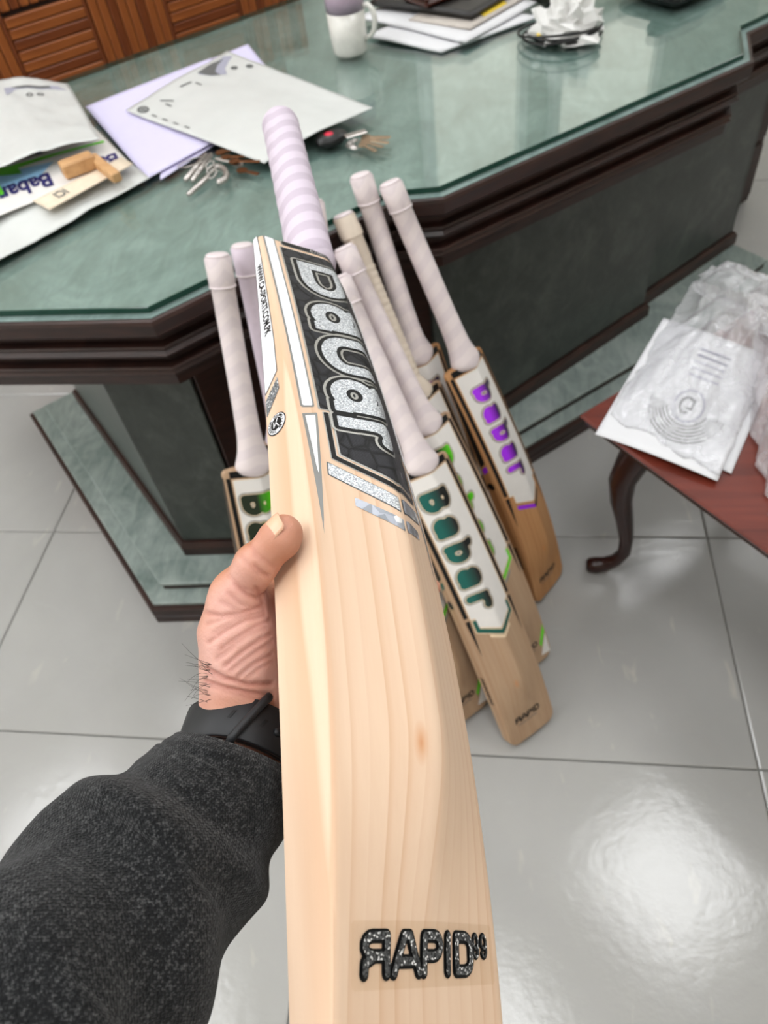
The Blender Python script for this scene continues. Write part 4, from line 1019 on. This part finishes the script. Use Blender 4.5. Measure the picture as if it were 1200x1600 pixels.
# mug
mp_ = at(548, 82, DT); MR = .041
mug = thing('mug', 'white mug with lilac upper band and handle beside the paper stack', 'mug', mp_)
mb = MB(); mb.lathe(mp_, [(MR * .84, 0), (MR * .90, .002), (MR * .94, .008), (MR, .030), (MR * 1.03, .085)], 32).build('mug_body', M['mug_white'], mug, True)
MB().lathe(mp_, [(MR * 1.03, .0852), (MR * 1.05, .116), (MR * 1.03, .118), (MR * .99, .116), (MR * .96, .0855)], 32).build('upper_band', M['mug_lilac'], mug, True)
hx = RC[0] * np.array([1, 1, 0]); hx /= np.linalg.norm(hx); hx = hx * .86 - np.array([RC[2][0], RC[2][1], 0]) * .5; hx /= np.linalg.norm(hx)
MB().tube([mp_ + hx * (MR * .98 + dx) + Z * z for dx, z in ((-.002, .092), (.014, .094), (.024, .084), (.027, .066), (.023, .046), (.013, .034), (-.002, .028))], [.0055, .0055, .006, .006, .0055, .005, .005], 10).build('mug_handle', M['mug_white'], mug, True)
# papers, folder and tray behind
def stack_sheet(corners, z, mat, label, cat, grp, lift=None, thick=.003, name='paper_stack'):
    t, P = paper(name, corners, z, lift or (lambda s, t: 0.0), mat, label, cat, grp, thick, 14); return t
stack_sheet([(572, 62), (690, 84), (842, 30), (700, 6)], DT + .006, M['paper_white'], 'white papers lowest of the stack beside the mug', 'papers', 'papers under the black folder', lambda s, t: .002 + .002 * math.sin(5 * s + t), .005)
stack_sheet([(560, 38), (728, 76), (838, 14), (690, -18)], DT + .014, M['paper_white'], 'white papers second in the stack beside the mug', 'papers', 'papers under the black folder', lambda s, t: .002 + .002 * math.sin(4 * s + 2 * t), .005)
stack_sheet([(640, 46), (735, 60), (828, 6), (740, -20)], DT + .021, M['folder_grey'], 'grey paper folder under the black leather folder', 'folder', None, None, .004, 'paper_folder')
stack_sheet([(748, 36), (756, 43), (792, 22), (780, 14)], DT + .0225, M['tape_yellow'], 'yellow sticky note poking out of the paper stack', 'note', None, None, .0012, 'sticky_note')
stack_sheet([(580, 28), (738, 50), (832, -8), (670, -40)], DT + .034, M['leather_black'], 'black leather folder lying on the paper stack', 'folder', None, lambda s, t: .003 * math.sin(3 * s), .009, 'leather_folder')
tr = at(692, 2, DT + .036); tray = thing('pen_tray', 'glossy dark brown tray on the black leather folder', 'tray', tr)
MB().box(tr + A * .01 - B * .03 + Z * .008, (.14, .09, .014), AX, .005).build('tray_base', M['gloss_brown'], tray)
for s_ in (-1, 1): MB().box(tr + A * .01 - B * .03 + Z * .018 + A * s_ * .062, (.012, .09, .008), AX, .003).build('tray_lip', M['gloss_brown'], tray)
# crumpled white bag with black cable
def crumple(c, rx, ry, hz, seed, nu=40, nv=26, amp=.34, fr=1.5):
    V = []
    for i in range(nv):
        ph = math.pi * (i / (nv - 1)) * .52
        for j in range(nu):
            th = 2 * math.pi * j / nu; d = np.array([math.cos(th) * math.sin(ph), math.sin(th) * math.sin(ph), math.cos(ph)])
            k = 1 + amp * (abs(fbm(d[0] * fr + seed, d[1] * fr, d[2] * fr, 4)) * 1.9 - .5)
            V.append(c + np.array([d[0] * rx * k, d[1] * ry * k, max(0, d[2]) * hz * k + .0006]))
    F = grid_faces(nv, nu, True); F.append(tuple((nv-1)*nu + j for j in range(nu))); return V, F
cb = at(886, 60, DT)
V, F = crumple(cb + np.array([0, .012, 0]), .074, .060, .066, 3.3, 26, 15, .44, 2.3)
solo('crumpled_bag', V, F, M['tissue_white'], 'crumpled white plastic bag lying on a black cable on the desk', 'bag', smooth=False)
cable = thing('cable', 'black cable coiled under the crumpled white bag', 'cable', cb)
for k in range(4):
    MB().tube([cb + np.array([(.074 + .004 * k) * math.cos(t) - .006 * k, (.058 + .003 * k) * math.sin(t) + .012, .006 + .007 * (k % 2) + .012 * max(0, math.sin(t + k))]) for t in np.linspace(.2 * k, 6.1 + .2 * k, 40)], .0028, 6).build('coil', M['plastic_black'], cable, True)
MB().box(cb + np.array([-.055, -.01, .012]), (.022, .016, .014), np.eye(3), .003).build('cable_tie', M['tape_yellow'], cable)
# things at the far edge of the frame
hp = at(858, 8, DT); mb = MB().box(hp + np.array([.01, .04, .03]), (.09, .07, .06), AX, .006)
holder = thing('desk_box', 'dark olive box behind the crumpled white bag', 'box', hp); mb.build('box_body', M['olive_dark'], holder); MB().box(hp + np.array([.01, .04, .063]), (.094, .074, .006), AX, .002).build('box_lid', M['plastic_black'], holder)
tp = at(1092, 2, DT); phone = thing('telephone', 'black desk telephone at the back right of the desk', 'telephone', tp)
mb = MB().box(tp + A * .02 - B * .085 + Z * .018, (.19, .17, .034), AX, .012).build('phone_base', M['plastic_black'], phone)
MB().tube([tp + A * (.02 + x) - B * .06 + Z * z for x, z in ((-.09, .045), (-.07, .054), (0, .058), (.07, .054), (.09, .045))], [.016, .015, .012, .015, .016], 10).build('handset', M['plastic_black'], phone, True)
for i in range(3):
    for j in range(4): MB().box(tp + A * (-.01 + i * .022) - B * (.10 + j * .018) + Z * .037, (.014, .010, .005), AX, .001).build('button', M['olive_dark'], phone)

# ------------------------------------------------------------------ things on the side table
def st(x, y, h=.0): return at(x, y, ST + h)
def table_sheet(name, corners, z, lift, mat, label, cat, group=None, n=24, thick=.0006):
    P = quad_sheet([st(*c) for c in corners], ST + z, lift, n, n); V, F = sheet(P, thick)
    t = thing(name, label, cat, (P[..., 0].mean(), P[..., 1].mean(), ST)); recalc(obj('sheet', V, F, mat, t)); return t, P
table_sheet('paper_sheet', [(950, 648), (1142, 742), (1205, 590), (1045, 530)], .002, lambda s, t: .001, M['paper_white'], 'white sheet lowest on the side table with its right corner bare', 'paper')
crest, PCR = table_sheet('printed_sheet', [(929, 684), (1119, 758), (1200, 560), (1035, 505)], .006, lambda s, t: .003 + .004 * math.sin(3 * s + t), M['paper_white'], 'white sheet printed with a round crest of grey lines on the side table', 'paper')
for k in range(6):
    r0 = .165 + .026 * k
    mark('crest_line', crest, PCR, lambda X, Y, r0=r0: np.maximum(np.abs(np.hypot(X - .57, (Y - .40) * 1.15) - r0 * 1.05) - .007, Y - .34 + .02 * 0 - .16 * np.abs(X - .57)), (.05, .98, .0, .6), .008, M['print_grey'])
mark('crest_centre', crest, PCR, lambda X, Y: np.abs(np.hypot(X - .57, Y - .40) - .12) - .010, (.3, .8, .2, .6), .008, M['print_pale'])
mark('crest_centre', crest, PCR, strokes_sdf([arc(.55, .40, .05, .06, 60, 300, 8), [(.56, .38), (.60, .38), (.60, .45), (.57, .45)]], .010), (.4, .75, .25, .55), .007, M['print_grey'])
for k in range(5): mark('crest_bar', crest, PCR, rect(.44 - .02 * k * 0, .72, .62 + k * .055, .64 + k * .055), (.4, .75, .58, .95), .008, M['print_pale'] if k < 3 else M['ink_navy'])
def film_bag(name, corners, z0, hgt, seed, mat, label, n=46, amp=.012, tuck=.5):
    c = [st(*q) for q in corners]; P = np.zeros((n, n, 3))
    for i in range(n):
        for j in range(n):
            s, t = i / (n - 1), j / (n - 1); e = min(1, 5 * min(s, 1 - s)) * min(1, 5 * min(t, 1 - t))
            p = (1-s)*(1-t)*c[0] + s*(1-t)*c[1] + s*t*c[2] + (1-s)*t*c[3]
            wob = .012 * np.array([fbm(s * 4, t * 4, seed), fbm(s * 4, t * 4, seed + 3), 0])
            r1 = 1 - abs(fbm(s * 3.1 + seed, t * 2.4, seed, 3)); r2 = 1 - abs(fbm(s * 6.3, t * 6.1 + seed, seed + 9, 3))
            P[i, j] = p + wob; P[i, j, 2] = z0 + hgt * (.25 + .75 * math.sin(math.pi * s) ** .6 * math.sin(math.pi * t) ** .6) * e + amp * (r1 + .5 * r2 - .9) * (.35 + e)
    P[..., 2] = np.maximum(P[..., 2], z0 + .001)
    V, F = sheet(P, .0004); t = thing(name, label, 'bag', (P[..., 0].mean(), P[..., 1].mean(), ST), None, 'clear plastic bags on the side table'); o = recalc(obj('film', V, F, mat, t)); return t
film_bag('plastic_bag', [(952, 660), (1125, 748), (1240, 480), (1082, 446)], ST + .012, .040, 2.0, M['clear_plastic'], 'clear crinkled plastic bag lying over the crest printed sheet on the side table')
film_bag('plastic_bag', [(1165, 655), (1215, 830), (1330, 640), (1185, 470)], ST + .004, .055, 5.0, M['milky_plastic'], 'crinkled pinkish clear plastic bag at the right edge of the side table')
film_bag('plastic_bag', [(1075, 470), (1200, 560), (1260, 490), (1105, 436)], ST + .030, .045, 8.0, M['clear_plastic'], 'folded clear plastic bag at the back of the side table')

# ------------------------------------------------------------------ the person: left hand and forearm
def bw(u, v, w_): return RW @ np.array([u, v, w_]) + OW                         # bat axes (millimetre landmarks / 1000) -> world
def mm(u, v, w_): return np.array([u, v, w_]) / 1000.0
def bat_of(p): return RW.T @ (np.asarray(p) - OW)
PR = []                                                                      # round cones in bat axes
def cone(a, ra, b, rb, k=.006): PR.append((np.array(a, float), ra / 1000, np.array(b, float), rb / 1000, k))
tipT, ipT, mcpT, thn, cmc = mm(66.5, 319, 27), mm(67.5, 326, 8), mm(63.5, 333, -14), mm(54.5, 346, -25), mm(47, 362, -34)
wR, wU = mm(40, 379, -43.5), mm(8, 379, -46)
fR, fU = mm(40, 405, -58), mm(13, 418, -60); eR, eU = mm(92, 478, -72), mm(62, 492, -96)
cone(mm(66, 316, 30), 8.6, tipT, 9.8); cone(tipT, 9.8, ipT, 10.6); cone(ipT, 10.4, mcpT, 12.0); cone(mcpT, 12.5, thn, 18.5, .008); cone(thn, 18.5, cmc, 18.0, .010); cone(cmc, 17.5, wR, 17.0, .010)
cone(wR, 17, fR, 16, .012); cone(wU, 17.5, fU, 17, .012); cone(fR, 16, eR, 30, .012); cone(fU, 17, eU, 30, .012); cone(mm(26, 379, -46), 18, mm(27, 412, -60), 17, .012)
mc = [mm(14, 302, -17), mm(4, 322, -19), mm(-3, 342, -19), mm(-6, 361, -18)]
cone(mm(40, 350, -30), 17, mc[0], 12.5, .010); cone(mm(33, 358, -36), 17, mc[1], 12.5, .010); cone(mm(24, 366, -38), 16, mc[2], 12.0, .010); cone(wU, 17, mc[3], 11.5, .010)
cone(mc[0], 12, mc[1], 12, .008); cone(mc[1], 12, mc[2], 12, .008); cone(mc[2], 12, mc[3], 11, .008)
cone(mcpT, 10, mm(30, 322, -22), 9, .010)                                       # web between thumb and forefinger
FING = [[mc[0], mm(-34, 298, -14), mm(-63, 298, -2), mm(-66, 299, 14), mm(-65.5, 300, 24)], [mc[1], mm(-38, 320, -14), mm(-65, 320, 1), mm(-66, 321, 14)],
        [mc[2], mm(-38, 341, -14), mm(-64, 342, 0), mm(-66, 343, 12)], [mc[3], mm(-32, 362, -13), mm(-57, 363, -10), mm(-65, 364, -2)]]
FR = [(10.5, 9.2, 8.6, 7.8, 6.6), (10.6, 9.3, 8.6, 7.6), (10.3, 9.0, 8.3, 7.4), (9.0, 8.0, 7.4, 6.6)]
for pts, rr in zip(FING, FR):
    for i in range(len(pts) - 1): cone(pts[i], rr[i], pts[i+1], rr[i+1], .003)
def hand_sdf(P):
    d = None
    for a, ra, b, rb, k in PR:
        ba = b - a; t = np.clip(((P - a) @ ba) / (ba @ ba), 0, 1); q = np.linalg.norm(P - a - t[:, None] * ba, axis=1) - (ra + (rb - ra) * t)
        if d is None: d = q
        else: h = np.clip(.5 + .5 * (d - q) / k, 0, 1); d = d * (1 - h) + q * h - k * h * (1 - h)
    return d
def surface_net(f, lo, hi, step):
    n = [int(math.ceil((hi[i] - lo[i]) / step)) + 1 for i in range(3)]; ax = [lo[i] + step * np.arange(n[i]) for i in range(3)]
    g = np.zeros(n, np.float32)
    for i in range(n[0]):
        Y, Zz = np.meshgrid(ax[1], ax[2], indexing='ij'); P = np.stack([np.full(Y.size, ax[0][i]), Y.ravel(), Zz.ravel()], 1); g[i] = f(P).reshape(n[1], n[2])
    cs = [(0,0,0),(1,0,0),(0,1,0),(1,1,0),(0,0,1),(1,0,1),(0,1,1),(1,1,1)]
    def sh(c): return g[c[0]:n[0]-1+c[0], c[1]:n[1]-1+c[1], c[2]:n[2]-1+c[2]]
    neg = sum((sh(c) < 0).astype(np.int8) for c in cs); act = (neg > 0) & (neg < 8); idx = np.full(act.shape, -1); idx[act] = np.arange(act.sum())
    I = np.argwhere(act); acc = np.zeros((len(I), 3)); cnt = np.zeros(len(I)); vals = [sh(c)[act] for c in cs]
    for a in range(8):
        for b in range(a + 1, 8):
            if sum(abs(cs[a][k] - cs[b][k]) for k in range(3)) != 1: continue
            va, vb = vals[a], vals[b]; m_ = (va < 0) != (vb < 0); t = np.where(m_, va / (va - vb + 1e-20), 0)
            p = np.array(cs[a]) + t[:, None] * (np.array(cs[b]) - np.array(cs[a])); acc += p * m_[:, None]; cnt += m_
    V = (I + acc / cnt[:, None]) * step + np.array(lo); F = []
    for axn in range(3):
        o1, o2 = [(1, 2), (2, 0), (0, 1)][axn]; s0 = [slice(None)] * 3; s1 = [slice(None)] * 3; s0[axn] = slice(0, -1); s1[axn] = slice(1, None)
        a, b = g[tuple(s0)] < 0, g[tuple(s1)] < 0; E = np.argwhere(a != b); fl = a[tuple(E.T)]
        ok = (E[:, o1] > 0) & (E[:, o2] > 0) & (E[:, o1] < n[o1] - 1) & (E[:, o2] < n[o2] - 1); E, fl = E[ok], fl[ok]
        e1 = np.zeros(3, int); e1[o1] = 1; e2 = np.zeros(3, int); e2[o2] = 1
        q = [idx[tuple((E - d).T)] for d in (e1 + e2, e2, 0 * e1, e1)]
        Q = np.stack(q, 1); Q[~fl] = Q[~fl][:, ::-1]; F += Q[(Q >= 0).all(1)].tolist()
    return V, F
lo, hi = (-.085, .285, -.095), (.095, .452, .050)
V, F = surface_net(hand_sdf, lo, hi, .0013)
# creases: lines met on the skin, pressed in as shallow grooves
def skin_hit(x, y):
    r = RW.T @ ray_dir(x, y); o = bat_of((0, 0, CH)); s = .30
    for _ in range(70):
        d = hand_sdf((o + r * s)[None])[0]; s += d
        if d < .0001: break
    return o + r * s
CRE = [([(397, 884), (409, 895), (418, 900)], .8), ([(366, 912), (384, 928), (402, 935), (416, 925)], .9), ([(356, 900), (375, 917), (398, 925)], .5), ([(316, 956), (345, 962), (378, 957), (410, 947)], .9), ([(322, 975), (350, 966), (382, 962), (412, 956)], .6),
       ([(326, 1004), (352, 985), (384, 968), (412, 962)], .8), ([(345, 1014), (372, 996), (400, 978), (422, 968)], .7), ([(352, 1040), (380, 1018), (405, 1000), (424, 990)], .8), ([(372, 1058), (398, 1036), (424, 1024)], .7),
       ([(322, 1044), (352, 1060), (390, 1070), (426, 1068)], 1.3), ([(322, 1064), (350, 1074), (388, 1082), (426, 1086)], 1.1), ([(330, 1054), (370, 1066), (410, 1066)], .5), ([(398, 866), (412, 874), (428, 886)], .45), ([(338, 1030), (352, 1022), (366, 1008)], .5), ([(382, 842), (396, 858), (404, 870)], .45), ([(400, 918), (410, 940), (414, 962)], .8),
       ([(333, 990), (356, 975), (380, 964)], .45), ([(360, 1048), (384, 1030), (406, 1014), (424, 1004)], .55), ([(340, 1026), (364, 1008), (390, 990), (416, 980)], .45), ([(386, 1060), (406, 1044), (426, 1034)], .5), ([(324, 1054), (348, 1062), (376, 1066)], .6), ([(330, 1072), (360, 1082), (400, 1092), (424, 1094)], .6), ([(390, 850), (402, 864), (414, 876)], .35), ([(376, 868), (392, 884), (402, 896)], .4), ([(356, 926), (376, 944), (398, 950)], .5), ([(344, 940), (368, 952), (392, 956)], .4)]
dsp = np.zeros(len(V))
for pts, amp in CRE:
    q = []
    for (x0, y0), (x1, y1) in zip(pts, pts[1:]):
        for s in np.linspace(0, 1, 5)[:-1]: q.append(skin_hit(x0 + (x1 - x0) * s, y0 + (y1 - y0) * s))
    q.append(skin_hit(*pts[-1])); q = np.array(q)
    for a, b in zip(q, q[1:]):
        ba = b - a; t = np.clip(((V - a) @ ba) / (ba @ ba + 1e-12), 0, 1); d = np.linalg.norm(V - a - t[:, None] * ba, axis=1)
        dsp = np.maximum(dsp, amp * (np.exp(-(d / .0013) ** 2) * .0011)); 
e = 4e-4; N = np.stack([hand_sdf(V + e * np.eye(3)[k]) - hand_sdf(V - e * np.eye(3)[k]) for k in range(3)], 1); N /= np.linalg.norm(N, axis=1, keepdims=True) + 1e-9
lump = np.array([fbm(p[0] * 70, p[1] * 70, p[2] * 70, 3) for p in V]) * .0005
V = V + N * (lump - dsp)[:, None]
person = thing('person', 'left hand and forearm in a dark grey sweater gripping the pale bat from below', 'person', bw(*(mm(40, 400, -50))))
Vw = V @ RW.T + OW
hand = obj('hand', Vw, F, M['skin'], person)
tone = np.clip((bat_of_y := (V[:, 2] + .004) / .030), 0, 1) * (V[:, 1] < .345)
side = np.clip((N @ np.array([.35, -.85, .1])) * 1.2 + .1, 0, 1); tone = np.clip(np.maximum(tone * .75, side), 0, 1)
tone = np.maximum(tone, np.clip((V[:, 1] - .372) / .02, 0, .6))
at_ = hand.data.attributes.new('tone', 'FLOAT', 'POINT'); at_.data.foreach_set('value', tone.astype(np.float32))
ac_ = hand.data.attributes.new('crease', 'FLOAT', 'POINT'); ac_.data.foreach_set('value', np.clip(dsp / .0011, 0, 1).astype(np.float32))
# thumb nail: a curved plate on the outer side of the last joint
nd = (mm(66, 316, 30) - ipT); nd /= np.linalg.norm(nd); nn = RW.T @ (RC.T @ np.array([-.72, -.42, -.55])); nn = nn - nd * (nn @ nd); nn /= np.linalg.norm(nn); nt = np.cross(nd, nn)
NV = []
for i in range(9):
    for j in range(11):
        s, a = i / 8, (j / 10 - .5) * 1.75; wv = math.sqrt(max(.0, 1 - max(0, (abs(s - .45) - .3) / .25) ** 2)) if abs(s - .45) > .3 else 1
        c = tipT + nd * (-.0008 + .0112 * s); r = .0106 - .0014 * s * s; NV.append(c + r * (math.cos(a * max(.25, wv)) * nn + math.sin(a * max(.25, wv)) * nt))
NV = np.array(NV).reshape(9, 11, 3); Vn, Fn = sheet(NV, -.0006); recalc(obj('thumbnail', Vn @ RW.T + OW, Fn, M['nail'], person))
# hairs at the side of the wrist
hm = MB()
for k in range(26):
    y = random.uniform(1035, 1100); p0 = bw(*skin_hit(323 + random.uniform(0, 9), y)); d = RC.T @ np.array([-1, random.uniform(-.8, .4), random.uniform(-.6, .2)]); d /= np.linalg.norm(d); q = RC.T @ np.array([random.uniform(-.3, .4), random.uniform(-.6, .9), 0]); L = random.uniform(.006, .014)
    hm.tube([p0 + d * L * s + q * L * s * s * .8 for s in (0, .25, .5, .75, 1)], [.00013, .00012, .0001, .00008, .00005], 4)
hr = hm.build('wrist_hair', M['hair_black'], person, True); hr['kind'] = 'stuff'

# sleeve: rings about the arm, with a ribbed cuff and loose folds
def arm_axis():
    pts = [(369, 1184, .375, 37.2, 0), (360, 1208, .371, 38.0, 0), (350, 1229, .368, 39.4, 0), (322, 1268, .360, 41.5, 0), (286, 1312, .350, 45.0, 0), (235, 1376, .336, 49.5, 0), (165, 1462, .316, 54.5, 0), (70, 1580, .292, 58, 0), (-60, 1745, .262, 60, 0), (-190, 1900, .235, 61, 0)]
    return [(pd(x, y, d), r / 1000) for x, y, d, r, _ in pts]
AXP = arm_axis()
def interp_axis(n):
    P = np.array([p for p, r in AXP]); R_ = np.array([r for p, r in AXP]); L = np.concatenate([[0], np.cumsum(np.linalg.norm(np.diff(P, axis=0), axis=1))]); s = np.linspace(0, L[-1], n)
    pk = np.stack([np.interp(s, L, P[:, k]) for k in range(3)], 1)
    for _ in range(6): pk[1:-1] = (pk[:-2] + 2 * pk[1:-1] + pk[2:]) / 4
    return pk, np.interp(s, L, R_), s
pk, rk, sk = interp_axis(120); NS = 96
tan = np.gradient(pk, axis=0); tan /= np.linalg.norm(tan, axis=1, keepdims=True)
VV, UV = [], []
bn = RW @ np.array([0, 0, 1.0])
for i in range(len(pk)):
    t = tan[i]; u = bn - t * (bn @ t); u /= np.linalg.norm(u); v = np.cross(t, u)
    for j in range(NS):
        a = 2 * math.pi * j / NS; s = sk[i]
        fold = .0040 * math.sin((s * 95) + 2.2 * math.sin(a + .6) + 1.1 * math.sin(2 * a)) * sstep(.035, .07, s) * (1 - .55 * sstep(.12, .25, s))
        fold += .0050 * math.exp(-((s - .046 - .010 * math.sin(a * 1 + .4)) / .010) ** 2) - .0025 * math.exp(-((s - .034 - .008 * math.sin(a + .4)) / .006) ** 2)
        fold += .0028 * fbm(math.cos(a) * 1.3, math.sin(a) * 1.3, s * 14, 3) * sstep(.0, .05, s)
        rib = .0006 * math.sin(a * 48) * (1 - sstep(.012, .03, s))
        lip = -.0035 * math.exp(-(s / .0035) ** 2)
        r = rk[i] + fold + rib + lip
        VV.append(pk[i] + r * (math.cos(a) * .90 * u + math.sin(a) * v)); UV.append((j / NS * 160, s * 560))
n0 = len(VV); V_in = []
for i in range(14):                                                             # turned-in lining at the cuff
    t = tan[i]; u = bn - t * (bn @ t); u /= np.linalg.norm(u); v = np.cross(t, u)
    for j in range(NS): a = 2 * math.pi * j / NS; V_in.append(pk[i] + (rk[i] - .0065) * (math.cos(a) * .90 * u + math.sin(a) * v)); UV.append((j / NS * 160, -sk[i] * 560))
F = grid_faces(len(pk), NS, True); F2 = [tuple(n0 + i for i in q[::-1]) for q in grid_faces(14, NS, True)]
Fj = [(j, n0 + j, n0 + (j + 1) % NS, (j + 1) % NS) for j in range(NS)]; cap = [tuple((len(pk)-1) * NS + j for j in range(NS))]
sl = obj('sleeve', np.array(VV + V_in), F + F2 + Fj + cap, M['knit'], person); recalc(sl)
uvl = sl.data.uv_layers.new(name='UVMap')
for p in sl.data.polygons:
    us = [UV[sl.data.loops[li].vertex_index] for li in p.loop_indices]; mx = max(q[0] for q in us)
    for li, q in zip(p.loop_indices, us): uvl.data[li].uv = (q[0] + (160 if mx - q[0] > 80 else 0), q[1])

# ------------------------------------------------------------------ wristwatch: strap seen from the buckle side
wc = bw(*(mm(23, 398, -53))); wt = RC.T @ np.array([-.14, .70, -.70]); wt /= np.linalg.norm(wt)
wu = RW @ np.array([1.0, 0, 0]); wu = wu - wt * (wu @ wt); wu /= np.linalg.norm(wu); wv = np.cross(wt, wu)
if wv @ bn < 0: wv = -wv
watch = thing('wristwatch', 'black rubber watch strap with keeper loop around the wrist', 'watch', wc)
SRX, SRY, SW = .0350, .0275, .0240
def strap_pt(a, s, off):   # a: round the wrist, s: across the strap (-.5..+.5)
    ex = 2.5; c, sn = math.cos(a), math.sin(a); k = (abs(c) ** ex + abs(sn) ** ex) ** (-1 / ex); n = np.array([c / SRX, sn / SRY]); n /= np.linalg.norm(n)
    return wc + wt * (s * SW) + wu * (c * k * SRX + n[0] * off) + wv * (sn * k * SRY + n[1] * off)
def band(a0, a1, o0, o1, s0=-.5, s1=.5, n=48, round_=.0, skew=.0):
    V = []
    prof = [(s0, o0), (s0, o1 - .0006), (s0 + .03, o1), (s1 - .03, o1), (s1, o1 - .0006), (s1, o0)]
    for i in range(n + 1):
        a = a0 + (a1 - a0) * i / n; k = 1 - round_ * max(0, 1 - min(i, n - i) / 4) ** 2
        V += [strap_pt(a + skew * s, s * k, o) for s, o in prof]
    F = grid_faces(n + 1, 6, True) + [tuple(range(6))[::-1], tuple(n * 6 + i for i in range(6))]; return V, F
V, F = band(0, 2 * math.pi, .0004, .0026, n=96); recalc(obj('strap', V, F, M['strap_black'], watch))
V, F = band(-.5, 2.5, .0027, .0048, n=70, round_=.25); recalc(obj('strap_tail', V, F, M['strap_black'], watch))
kp = [(-.60, .0024), (-.63, .0050), (-.60, .0068), (-.4, .0076), (0, .0076), (.4, .0074), (.58, .0068), (.62, .0048), (.60, .0024)]
MB().tube([strap_pt(.93 - .26 * q, q, o_) for q, o_ in kp], .0023, 10).build('keeper_loop', M['strap_black'], watch, True)
for a in (.68, 1.12): V, F = band(a - .024, a + .024, .0047, .0051, -.13, .10, n=6, skew=-.3); recalc(obj('strap_slot', V, F, M['strap_slot'], watch))
mb = MB().tube([strap_pt(1.34, .04, .0045), strap_pt(1.34, .04, .0064)], [.0026, .0020], 12); mb.build('pin_head', M['strap_black'], watch, True)
cs_ = MB().box(wc - wv * (SRY + .006), (.036, .038, .009), np.stack([wu, wt, wv]), .003); cs_.build('watch_case', M['plastic_black'], watch)
